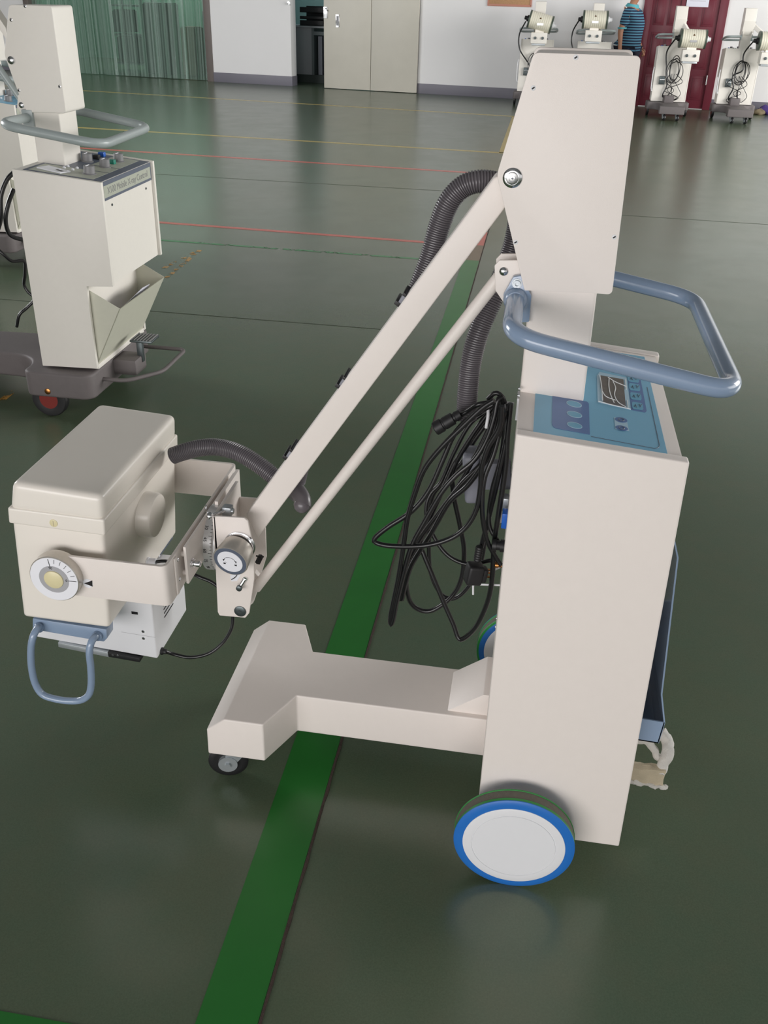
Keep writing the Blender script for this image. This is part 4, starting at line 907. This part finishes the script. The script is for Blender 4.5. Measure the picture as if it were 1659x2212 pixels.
mb.poly([lq(x0 + .21, LY - .08, .0015), lq(x1 - .05, LY - .08, .0015), lq(x1 - .05, LY + .01, .0015), lq(x0 + .21, LY + .01, .0015)], ltn * .0006); mb.build('printed_field', M['plate'], lp_)
for (zx, zy, r) in ((850, 225, .024), (1065, 295, .024), (875, 380, .026), (1235, 225, .024)):
    p = lat(zx, zy); mb = MB(); mb.lathe(p, tuple(ltn), [(0, r * 1.05), (.004, r * 1.05), (.006, r * .85), (.032, r * .8), (.034, r * .72), (.034, 0)], 28); kn = mb.build('rotary_knob', M['knobgrey'], lp_)
    mb = MB(); mb.box(-.002, .002, -r * .8, r * .2, .0335, .036, m=Matrix.Translation(p)); mb.build('knob_pointer', M['whiteface'], kn)
for (zx, zy) in ((512, 340), (565, 310), (612, 295), (620, 360), (672, 335), (725, 315)):
    p = lat(zx, zy); mb = MB(); mb.lathe(p, tuple(ltn), [(0, .006), (.006, .006), (.009, .003), (.009, 0)], 14); mb.build('toggle_lamp', M['whiteface'], lp_)
for (zx, zy, m_) in ((965, 195, 'black'), (1030, 160, 'bluebtn'), (1155, 255, 'green')):
    p = lat(zx, zy); mb = MB(); mb.box(p.x - .012, p.x + .014, p.y - .012, p.y + .012, p.z, p.z + .018, .003); mb.build('push_button', M[m_], lp_)
a, b2, c3, d4 = [lat(*q_) for q_ in ((190, 250), (400, 215), (540, 245), (400, 325))]
mb = MB(); mb.poly([lq(x0 + .06, ya_ + .05, .0022), lq(x0 + .17, ya_ + .02, .0022), lq(x0 + .19, ya_ + .07, .0022), lq(x0 + .08, ya_ + .11, .0022)], ltn * .004); mt_ = mb.build('meter', M['whiteface'], lp_)
mb = MB(); mb.poly([lq(x0 + .135, ya_ + .055, .0063), lq(x0 + .165, ya_ + .04, .0063), lq(x0 + .170, ya_ + .05, .0063), lq(x0 + .14, ya_ + .065, .0063)], ltn * .0005); mb.build('meter_scale', M['ink'], mt_)
# name strip at the top of the rear face
xf = x1 - .011
mb = MB(); mb.box(xf, xf + .002, Ln + .03, 2 * LY - Ln - .025, z1 - .075, z1 - .004); ns = mb.build('name_strip', M['slate'], left)
mb = MB(); mb.box(xf + .002, xf + .0026, Ln + .035, 2 * LY - Ln - .035, z1 - .065, z1 - .020); mb.build('strip_field', M['plate'], ns)
mb = MB(); q = Matrix(((0, 0, 1, xf + .0028), (1, 0, 0, LY - .0), (0, 1, 0, z1 - .043), (0, 0, 0, 1))); mb.text('X100 Mobile X-ray Control', .036, q, .0003); mb.build('strip_text', M['knobgrey'], ns)
for (y_, z_) in ((Ln + .1, z1 - .1), (2 * LY - Ln - .09, z1 - .1)): 
    mb = MB(); mb.lathe(V(xf, y_, z_), (1, 0, 0), [(0, .005), (.002, .004), (.002, 0)], 10); mb.build('screw', M['darkmetal'], left)
# bin
bp_ = xz([(187, 625), (259, 668), (210, 795)], Ln + .02); bq = bp_
mb = MB()
for y_ in (Ln + .022, 2 * LY - Ln - .025): mb.prism([(bq[0][0], bq[0][1]), bq[1], (bq[2][0], bq[2][1] + .01)], y_, y_ + .003)
mb.prism([bq[1], (bq[1][0] - .004, bq[1][1]), (bq[2][0] - .004, bq[2][1] + .01), (bq[2][0], bq[2][1] + .01)], Ln + .022, 2 * LY - Ln - .022)
bn = mb.build('paper_bin', mat('bin_grey_green', (200, 200, 184), .45), left)
mb = MB(); mb.box(bq[2][0] - .004, bq[2][0] + .008, Ln + .02, 2 * LY - Ln - .02, bq[2][1] - .004, bq[2][1] + .016, .002); mb.build('bin_sill', M['paint_b'], left)
mb = MB(); d_ = V(bq[1][0] - bq[2][0], 0, bq[1][1] - bq[2][1]); o_ = V(bq[2][0] - .012, Ln + .05, bq[2][1] + .02)
mb.poly([o_, o_ + V(0, .34, 0), o_ + V(0, .34, 0) + d_ * .93, o_ + V(0, .25, 0) + d_ * .96, o_ + V(0, .1, 0) + d_ * .86, o_ + V(0, .02, 0) + d_ * .82], V(.002, 0, 0))
tag(mb.build('paper_sheets', M['paper']), 'white papers standing in the open bin of the left x-ray machine', 'paper')
# column, cover
Lc = 3.655
cL = xz([(71, 252), (130, 246), (140, 352), (80, 342)], Lc)
mb = MB(); mb.prism([(cL[0][0], 1.5), (cL[1][0], 1.5), (cL[2][0], cL[2][1] - .02), (cL[3][0], cL[3][1] - .02)], Lc, 2 * LY - Lc, .006, 3); mb.build('column', M['paint_b'], left)
Lv = 3.645
cv = xz([(19, 10), (111, 12), (143, 245), (58, 243), (43, 211), (9, 118)], Lv)
P3 = fillet([V((cv[-1][0] + cv[0][0]) / 2, 0, (cv[-1][1] + cv[0][1]) / 2)] + [V(x, 0, z) for x, z in cv] + [V((cv[-1][0] + cv[0][0]) / 2, 0, (cv[-1][1] + cv[0][1]) / 2)], .012, 4)[:-1]
mb = MB(); mb.prism([(p_.x, p_.z) for p_ in P3], Lv, 2 * LY - Lv, .003, 3); mb.build('head_cover', M['paint_b'], left)
for q_ in ((54, 13), (24, 43), (41, 195), (129, 187)): screw(left, at(*q_, Lv), .006, m='metal')
mb = MB(); mb.lathe(at(25, 130, Lv), (0, -1, 0), [(0, .014), (.006, .014), (.010, .008), (.011, 0)], 24); mb.build('pivot_cap', M['chrome'], left)
bb = xz([(40, 205), (70, 205), (75, 262), (60, 262), (38, 232)], Lc + .01)
mb = MB(); mb.prism(bb, Lc + .005, Lc + .011, .001); mb.build('rod_bracket', M['paint_b'], left); mb = MB(); mb.prism(bb, 2 * LY - Lc - .011, 2 * LY - Lc - .005, .001); mb.build('rod_bracket', M['paint_b'], left)
mb = MB(); mb.lathe(at(47, 227, Lc + .005), (0, -1, 0), [(0, .012), (.004, .011), (.008, .004), (.008, 0)], 20); mb.build('rod_pivot_bolt', M['chrome'], left)
hx0 = cL[0][0] - .02
hp = [V(hx0, Lc + .005, 1.17), V(hx0 - .005, 3.43, 1.172), V(-1.60, 3.42, 1.118), V(-1.66, 4.04, 1.105), V(hx0 - .02, 4.03, 1.165), V(hx0, 2 * LY - Lc, 1.17)]
mb = MB(); mb.tube(resample(fillet(hp, .09, 10), .012) + [hp[-1]], .0172, 20); mb.build('push_handle', M['greyblue'], left)
mb = MB(); mb.box(hx0 - .02, hx0 + .025, Lc - .012, Lc + .004, 1.12, 1.20, .004); mb.box(hx0 - .02, hx0 + .025, 2 * LY - Lc - .004, 2 * LY - Lc + .012, 1.12, 1.20, .004); mb.build('handle_bracket', M['greyblue'], left)
# base
zt2, zb2 = .205, .095
def arc(cx, cy, r, a0, a1, n=8): return [(cx + r * math.cos(math.radians(a0 + (a1 - a0) * k / n)), cy + r * math.sin(math.radians(a0 + (a1 - a0) * k / n))) for k in range(n + 1)]
nb = 3.40; fb = 2 * LY - nb; xb = -1.765; tyn, tyf = LY - .13, LY + .13
half = arc(xb - .05, nb + .05, .05, 0, -90) + arc(-2.03, nb + .04, .04, -90, -180) [:]
half += arc(-2.20, nb + .06, .13, 0, 88)[::1]
half = [(a, b_) for a, b_ in half] + [(-2.55, tyn + .01), (-2.62, tyn - .06), (-2.74, tyn - .06)]
poly = half + [(a, 2 * LY - b_) for a, b_ in half[::-1]]
mb = MB(); mb.slab(poly, zb2, zt2, .012, 3); mb.build('base', M['greybase'], left)
mb = MB(); mb.slab([(-2.12, LY - .07), (-2.0, LY - .09), (-2.0, LY + .09), (-2.12, LY + .07)], zt2 - .002, zt2 + .10, .01); mb.build('base_block', M['greybase'], left)
for (y_, s_) in ((3.412, 1), (2 * LY - 3.412, -1)):
    c_ = V(-1.975, y_, .078); ax_ = (0, s_, 0)
    mb = MB(); mb.lathe(c_, ax_, [(.004, .03), (0, .045), (.002, .074), (.008, .078), (.034, .078), (.04, .07), (.04, .052)], 48); t_ = mb.build('wheel', M['rubber'], left)
    mb = MB(); mb.lathe(c_ + V(0, s_ * .001, 0), ax_, [(0, 0), (0, .042), (.03, .042), (.03, 0)], 32); mb.build('wheel_hub', M['red'], t_)
for y_ in (nb, fb):
    s_ = -1 if y_ == nb else 1; mb = MB(); mb.lathe(V(-1.965, y_, .122), (0, s_, 0), [(-.002, .013), (.002, .013), (.004, .009), (.004, 0)], 20); mb.build('axle_bolt', M['brass'], left)
for y_ in (LY - .1, LY + .1): caster(left, -2.68, y_, math.radians(20), .045, hm='hub', top=zb2)
# foot rail and pedal
mb = MB(); fr_ = [V(-1.775, 3.52, .15), V(-1.66, 3.52, .15), V(-1.55, 3.66, .15), V(-1.55, 3.95, .15), V(-1.775, 3.95, .15)]
mb.tube(fillet(fr_, .04), .009, 12); mb.build('foot_rail', M['greybase'], left)
mb = MB(); mb.box(-1.77, -1.66, 3.63, 3.75, .13, .20, .01); pdb = mb.build('pedal_housing', M['greybase'], left)
mb = MB(); mb.box(-1.68, -1.655, 3.70, 3.725, .17, .27, .003); mb.box(-1.70, -1.60, 3.68, 3.78, .265, .275, .003); mb.build('pedal', M['darkmetal'], left)
mb = MB()
for k in range(7): mb.box(-1.695 + .014 * k, -1.689 + .014 * k, 3.683, 3.777, .275, .279)
mb.build('pedal_ribs', M['knobgrey'], pdb)
# raised arm leaving the frame
def lock(o): o['skipcopy'] = 1; return o
aa = at(22, 118, LY); d_ = (at(0, 50, LY) - at(14, 72, LY)).normalized()
mb = MB(); q0_ = at(14, 60, LY - .02); q1_ = at(0, 39, LY - .02); q2_ = at(0, 63, LY - .02); q3_ = at(12, 84, LY - .02)
dd = (q1_ - q0_).normalized(); L0 = q1_ + dd * .85; L1 = q2_ + dd * .85
mb.prism([(q0_.x, q0_.z), (L0.x, L0.z), (L1.x, L1.z), (q3_.x + .01, q3_.z - .01)], LY - .025, LY + .025, .003); lock(mb.build('lifting_arm', M['paint_b'], left))
mb = MB(); r0_ = at(45, 215, LY); r1_ = at(0, 150, LY); mb.cyl(r0_, r0_ + (r1_ - r0_).normalized() * .95, .013, 20); lock(mb.build('tie_rod', M['greyblue'], left))
tend = V(L0.x - .06, LY, L0.z)
for k, pts_ in enumerate(([(30, 372, 3.60), (14, 390, 3.58), (2, 425, 3.56), (2, 470, 3.56), (-6, 500, 3.58)], [(30, 408, 3.66), (18, 440, 3.63), (12, 475, 3.62), (20, 505, 3.64), (42, 516, 3.68), (60, 517, 3.72)], [(-8, 536, 3.60), (6, 548, 3.6), (26, 564, 3.62), (52, 564, 3.66), (54, 590, 3.68), (52, 615, 3.7), (62, 632, 3.7), (75, 645, 3.7), (58, 665, 3.68), (42, 680, 3.66), (36, 706, 3.66)])):
    mb = MB(); mb.tube(spline([at(*q_) for q_ in pts_], .01), .009 if k < 2 else .007, 10); lock(mb.build('cable', M['cable'], left))

# tube head used by the far machines (local coordinates: front is -X)
def tube_head(root, cx, cy, cz, tilt, arm_from=(-.08, 0, 1.38), swap=1):
    c_ = V(cx, cy, cz); d = V(0, math.cos(tilt), math.sin(tilt)); R = .13; Lh = .18
    mb = MB(); prof = [(-Lh, R * .98)]
    for k in range(11): prof += [(-Lh + .36 * k / 11 + .004, R), (-Lh + .36 * (k + .8) / 11, R), (-Lh + .36 * (k + .9) / 11, R * .985)]
    prof += [(Lh, R * .98)]
    mb.lathe(c_, tuple(d), prof, 40); hd_ = mb.build('tube_head', M['tube_body'], root, local=True)
    for s_ in (-1, 1):
        mb = MB(); mb.lathe(c_ + d * s_ * Lh, tuple(d * s_), [(-.01, R * .9), (-.01, R * 1.03), (.018, R * 1.03), (.02, 0)], 40); mb.build('end_ring', M['tube_cap'], hd_, local=True)
        mb = MB(); mb.lathe(c_ + d * s_ * (Lh + .015), tuple(d * s_), [(0, .05), (.03, .045), (.035, .03), (.07, .028), (.075, 0)], 24); mb.build('end_socket', M['hub'] if s_ < 0 else M['rubber'], hd_, local=True)
    mb = MB(); mb.box(cx - .133, cx - .128, cy - .05, cy + .05, cz - .045, cz - .015); mb.build('name_plate', M['chrome'], hd_, local=True)
    mb = MB(); mb.poly([c_ + V(-.126, -.016, .045), c_ + V(-.126, .016, .045), c_ + V(-.114, 0, .07)], V(-.002, 0, 0)); mb.build('warning_triangle', M['brass'], hd_, local=True)
    b_ = c_ - V(0, 0, 1) * (R + .09)
    mb = MB(); mb.box(b_.x - .1, b_.x + .1, b_.y - .13, b_.y + .13, b_.z - .09, b_.z + .07, .008); mb.box(b_.x - .05, b_.x + .05, b_.y - .07, b_.y + .07, b_.z + .07, b_.z + .12); co = mb.build('collimator', M['paint_b'], root, local=True)
    for yy in (-.06, .06):
        mb = MB(); mb.lathe(V(b_.x - .1, b_.y + yy, b_.z - .01), (-1, 0, 0), [(0, .022), (.02, .02), (.022, 0)], 18); mb.build('collimator_knob', M['darkmetal'], co, local=True)
    mb = MB(); mb.box(b_.x - .09, b_.x + .09, b_.y - .11, b_.y + .11, b_.z - .12, b_.z - .09, .004); mb.build('slide_rail', M['zinc'], co, local=True)
    mb = MB(); a0_ = V(*arm_from); e_ = c_ + V(R + .01, 0, 0); dr = e_ - a0_
    up = V(0, 0, 1); sd_ = dr.cross(up).normalized(); n2 = sd_.cross(dr).normalized()
    lo_ = [[p_ + sd_ * a * .025 + n2 * b2_ * .03 for a, b2_ in ((-1, -1), (1, -1), (1, 1), (-1, 1))] for p_ in (a0_, e_)]
    mb.loft(lo_, .003); mb.build('lifting_arm', M['paint_b'], root, local=True)
    mb = MB(); mb.box(e_.x - .03, e_.x + .03, cy - .06, cy + .06, cz - .1, cz + .06, .006); mb.build('elbow_block', M['darkmetal'], root, local=True)
def wiggle(root, P, r, name='cable', m='cable', st=.02):
    mb = MB(); mb.tube(spline([V(*p_) for p_ in P], st), r, 8); return mb.build(name, M[m], root, local=True)
def front_bits(root, seed, head):
    rnd = random.Random(seed); fx_ = -.11 - .02
    cxh, cyh, czh = head
    s0 = 1
    # local +Y is the viewer's right? front faces -X ; cables hang in front of the cabinet at x = -.16
    X = -.17
    wiggle(root, [(cxh + .1, cyh + .24, czh), (X, cyh + .33, czh - .2), (X, cyh + .30, czh - .42), (X, .10, .62), (X, .06, .45), (X + .02, .10, .30), (X + .03, .0, .22)], .011)
    for k in range(4):
        cy_ = .0 + rnd.uniform(-.04, .04); cz_ = .66 + rnd.uniform(-.04, .04); a = rnd.uniform(.07, .12); b_ = rnd.uniform(.14, .2)
        wiggle(root, [(X - .006 * k, cy_ + a * math.cos(t), cz_ + b_ * math.sin(t)) for t in [2 * PI * j / 12 for j in range(13)]], .006, 'coiled_cable')
    for k in range(4):
        a = rnd.uniform(-.14, .12)
        wiggle(root, [(X, a * .4, .62), (X - .02, a + rnd.uniform(-.06, .06), .5), (X - .01, -a * .6, .38), (X, a + rnd.uniform(-.05, .05), .28), (X + .01, a * .3, .215)], .005)
    wiggle(root, [(X, -.02, .55), (X, -.12, .42), (X, -.17, .33), (X, -.10, .25), (X, -.04, .3), (X, -.02, .42)], .005)
    mb = MB(); mb.box(-.16, -.125, .10, .19, .46, .58, .006); t_ = mb.build('terminal_box', M['darkmetal'], root, local=True)
    for yy in (.12, .145, .17):
        mb = MB(); mb.lathe(V(-.16, yy, .53), (-1, 0, 0), [(0, .01), (.02, .01), (.022, 0)], 12); mb.build('terminal', M['chrome'], t_, local=True)
    wiggle(root, [(-.10, .29, .70), (-.13, .30, .62), (-.13, .295, .40), (-.115, .275, .36), (-.10, .272, .44)], .007, 'grab_cord', 'hub')
# far machines: same body, front turned to the camera
RM = [((-.235, 17.05), (-.36, -.02, 1.27), math.radians(13), 'far x-ray machine under the cork board with a tilted cream tube head', 3),
      ((.67, 16.95), (-.38, 0.05, 1.33), 0.0, 'far x-ray machine with level tube head beside the person in striped shirt', 5),
      ((1.87, 16.35), (-.40, -.19, 1.13), 0.02, 'far x-ray machine in front of the red door, tube head swung to the right', 8),
      ((2.86, 16.35), (-.40, -.33, 1.13), 0.0, 'far x-ray machine at the right edge of the photo beside the white wall', 11)]
for (x, y_), hd_, tl_, lab, sd_ in RM:
    r = copy_tree(left); r.location = (x, y_, 0); r.scale = (.97, .97, .97); r.rotation_euler = (0, 0, PI / 2 + (.0)); r['label'] = lab; r['category'] = 'x-ray machine'; r['group'] = 'x-ray machines lined up by the far wall'
    ORG[r.name] = Vector((x, y_, 0))
    tube_head(r, hd_[0], hd_[1], hd_[2], tl_); front_bits(r, sd_, hd_)

# third machine: same kind as the main one, behind the left machine
th = copy_tree(left); th.location = (-3.40, 5.89, 0)
for ch in th.children:
    if ch.name.startswith('control_panel'):
        ch.material_slots[0].link = 'OBJECT'; ch.material_slots[0].material = M['panelblue']
        for g in ch.children:
            if g.name.startswith('printed_field'): g.material_slots[0].link = 'OBJECT'; g.material_slots[0].material = M['panelblue']
th['label'] = 'ivory x-ray machine with blue top panel, mostly hidden behind the left machine'; th['category'] = 'x-ray machine'

# ================================================================== PERSON
def skin_mesh(name, joints, edges, root_i, m, parent, sub=2, org=V(0, 0, 0)):
    me = bpy.data.meshes.new(name); me.from_pydata([tuple(Vector(j[0]) - org) for j in joints], edges, []); o = bpy.data.objects.new(name, me); C.objects.link(o)
    md = o.modifiers.new('skin', 'SKIN'); me.skin_vertices.new() if not me.skin_vertices else None
    for i, j in enumerate(joints):
        sv = me.skin_vertices[0].data[i]; r_ = j[1]; sv.radius = (r_, r_) if not isinstance(r_, tuple) else r_; sv.use_root = (i == root_i)
    s2 = o.modifiers.new('sub', 'SUBSURF'); s2.levels = sub; s2.render_levels = sub
    dg = bpy.context.evaluated_depsgraph_get(); bpy.context.view_layer.update(); dg = bpy.context.evaluated_depsgraph_get()
    m2 = bpy.data.meshes.new_from_object(o.evaluated_get(dg)); o.modifiers.clear(); o.data = m2; bpy.data.meshes.remove(me)
    m2.materials.clear(); m2.materials.append(m)
    for p_ in m2.polygons: p_.use_smooth = True
    o.parent = parent; ORG[o.name] = ORG[parent.name] if parent else V(0, 0, 0); return o
PX, PY = 1.22, 17.2
man = thing('person', (PX, PY, 0), 'person in navy and teal striped polo shirt standing by the red door', 'person')
# local frame: facing -X (to the left), slightly towards the wall
J = [((0, 0, .95), (.15, .12)), ((-.01, 0, 1.10), (.155, .135)), ((-.01, 0, 1.28), (.15, .13)), ((.01, 0, 1.42), (.14, .11)), ((.02, 0, 1.49), (.065, .06)), ((0, 0, 1.55), (.06, .06)), ((-.02, 0, 1.62), (.095, .08)), ((-.02, 0, 1.70), (.085, .075)),
     ((.01, -.18, 1.40), (.062, .06)), ((.0, -.225, 1.14), (.046, .044)), ((-.10, -.22, .93), (.032, .03)), ((-.14, -.22, .87), (.034, .022)),
     ((.01, .18, 1.40), (.062, .06)), ((.07, .225, 1.14), (.046, .044)), ((.04, .25, .93), (.032, .03)), ((.03, .255, .86), (.034, .022)),
     ((0, -.095, .86), (.09, .085)), ((-.01, -.10, .50), (.06, .058)), ((.01, -.10, .10), (.042, .04)), ((-.12, -.11, .035), (.035, .03)),
     ((0, .095, .86), (.09, .085)), ((.03, .10, .50), (.06, .058)), ((.05, .10, .10), (.042, .04)), ((-.08, .11, .035), (.035, .03))]
E = [(0, 1), (1, 2), (2, 3), (3, 4), (4, 5), (5, 6), (6, 7), (3, 8), (8, 9), (9, 10), (10, 11), (3, 12), (12, 13), (13, 14), (14, 15), (0, 16), (16, 17), (17, 18), (18, 19), (0, 20), (20, 21), (21, 22), (22, 23)]
JJ = [(j[0], (j[1][0] * .92, j[1][1] * .92)) for j in J]
body = skin_mesh('body', JJ, E, 0, M['skin'], man)
# fingers, face details merged as one mesh with the body
mb = MB()
for hs, (hx_, hy_, hz_) in ((-1, (-.14, -.22, .87)), (1, (.03, .255, .86))):
    for f_ in range(4):
        o_ = -.027 + .018 * f_; ln_ = (.07, .08, .078, .06)[f_]
        mb.tube(spline([V(hx_ + .0, hy_ + o_, hz_ - .005), V(hx_ - .02, hy_ + o_, hz_ - .04), V(hx_ - .02 - .3 * ln_, hy_ + o_, hz_ - .04 - ln_ * .55), V(hx_ - .01, hy_ + o_, hz_ - .05 - ln_ * .7)], .01), .0085, 8)
    mb.tube(spline([V(hx_ - .0, hy_ - .02 * hs, hz_ + .005), V(hx_ - .045, hy_ - .03 * hs, hz_ - .01), V(hx_ - .06, hy_ - .028 * hs, hz_ - .045)], .01), .0095, 8)
mb.ball((-.125, 0, 1.645), .018, 10, (1, .8, 1.4)); 
for s_ in (-1, 1): mb.ball((-.01, s_ * .082, 1.65), .022, 10, (.8, .4, 1.3)); mb.ball((-.098, s_ * .033, 1.672), .014, 10)
mb.ball((-.105, 0, 1.60), .022, 10, (.5, 1.3, .35))
bmb = mb.bm; bmb.from_mesh(body.data); bmb.to_mesh(body.data); bmb.free()
for p_ in body.data.polygons: p_.use_smooth = True
def grow(idx, f, add=0): return [(J[i][0], (J[i][1][0] * f + add, J[i][1][1] * f + add)) for i in idx]
s_j = [((0, 0, .91), (.165, .145)), ((-.05, 0, 1.06), (.18, .17)), ((-.04, 0, 1.25), (.17, .155)), ((.01, 0, 1.41), (.148, .115)), ((.02, 0, 1.475), (.08, .075)), ((.01, -.18, 1.40), (.075, .075)), ((.005, -.215, 1.19), (.068, .064)), ((.01, .18, 1.40), (.075, .075)), ((.05, .215, 1.19), (.068, .064))]
skin_mesh('polo_shirt', s_j, [(0, 1), (1, 2), (2, 3), (3, 4), (3, 5), (5, 6), (3, 7), (7, 8)], 1, M['shirt'], man)
mb = MB(); mb.lathe((.018, 0, 1.47), (-.15, 0, 1), [(0, .085), (.035, .075), (.045, .078), (.01, .098), (-.005, .1), (0, .085)], 24); mb.build('collar', M['collar'], man, local=True)
for yy, xx in ((-.217, .004), (.218, .052)):
    mb = MB(); mb.lathe((xx, yy, 1.165), (0, 0, 1), [(0, .056), (0, .0625), (.022, .063), (.022, .056)], 20); mb.build('sleeve_hem', M['collar'], man, local=True)
t_j = [((0, 0, .92), (.158, .135)), ((0, -.09, .84), (.10, .095)), ((-.01, -.10, .50), (.078, .074)), ((.01, -.10, .07), (.062, .06)), ((0, .09, .84), (.10, .095)), ((.03, .10, .50), (.078, .074)), ((.05, .10, .07), (.062, .06))]
skin_mesh('trousers', t_j, [(0, 1), (1, 2), (2, 3), (0, 4), (4, 5), (5, 6)], 0, M['trousers'], man)
for xx, yy in ((-.05, -.105), (-.01, .105)):
    mb = MB(); mb.ball((xx, yy, .045), .05, 16, (2.6, .95, .9)); mb.build('shoe', M['shoe'], man, local=True)
mb = MB(); mb.ball((.015, 0, 1.70), .10, 20, (.98, .9, .85)); mb.build('hair', M['hair'], man, local=True)
man.rotation_euler = (0, 0, math.radians(158)); man.scale = (1.12, 1.12, 1.0)

# purple cloth bundle at the right edge
p = atz(1652, 246, 0)
bg = thing('cloth_bag', (p.x, p.y - .12, 0), 'small purple and tan cloth bundle on the floor at the right edge of the photo', 'bag')
mb = MB(); mb.ball((0, 0, .06), .11, 20, (1.3, .8, .6)); lumpy(mb, .04, 14); mb.build('purple_cloth', M['purple'], bg, local=True)
mb = MB(); mb.ball((-.13, -.05, .04), .07, 18, (1.4, .8, .6)); lumpy(mb, .03, 18); mb.build('tan_cloth', M['carton'], bg, local=True)
for o in bpy.data.objects:
    if 'skipcopy' in o: del o['skipcopy']
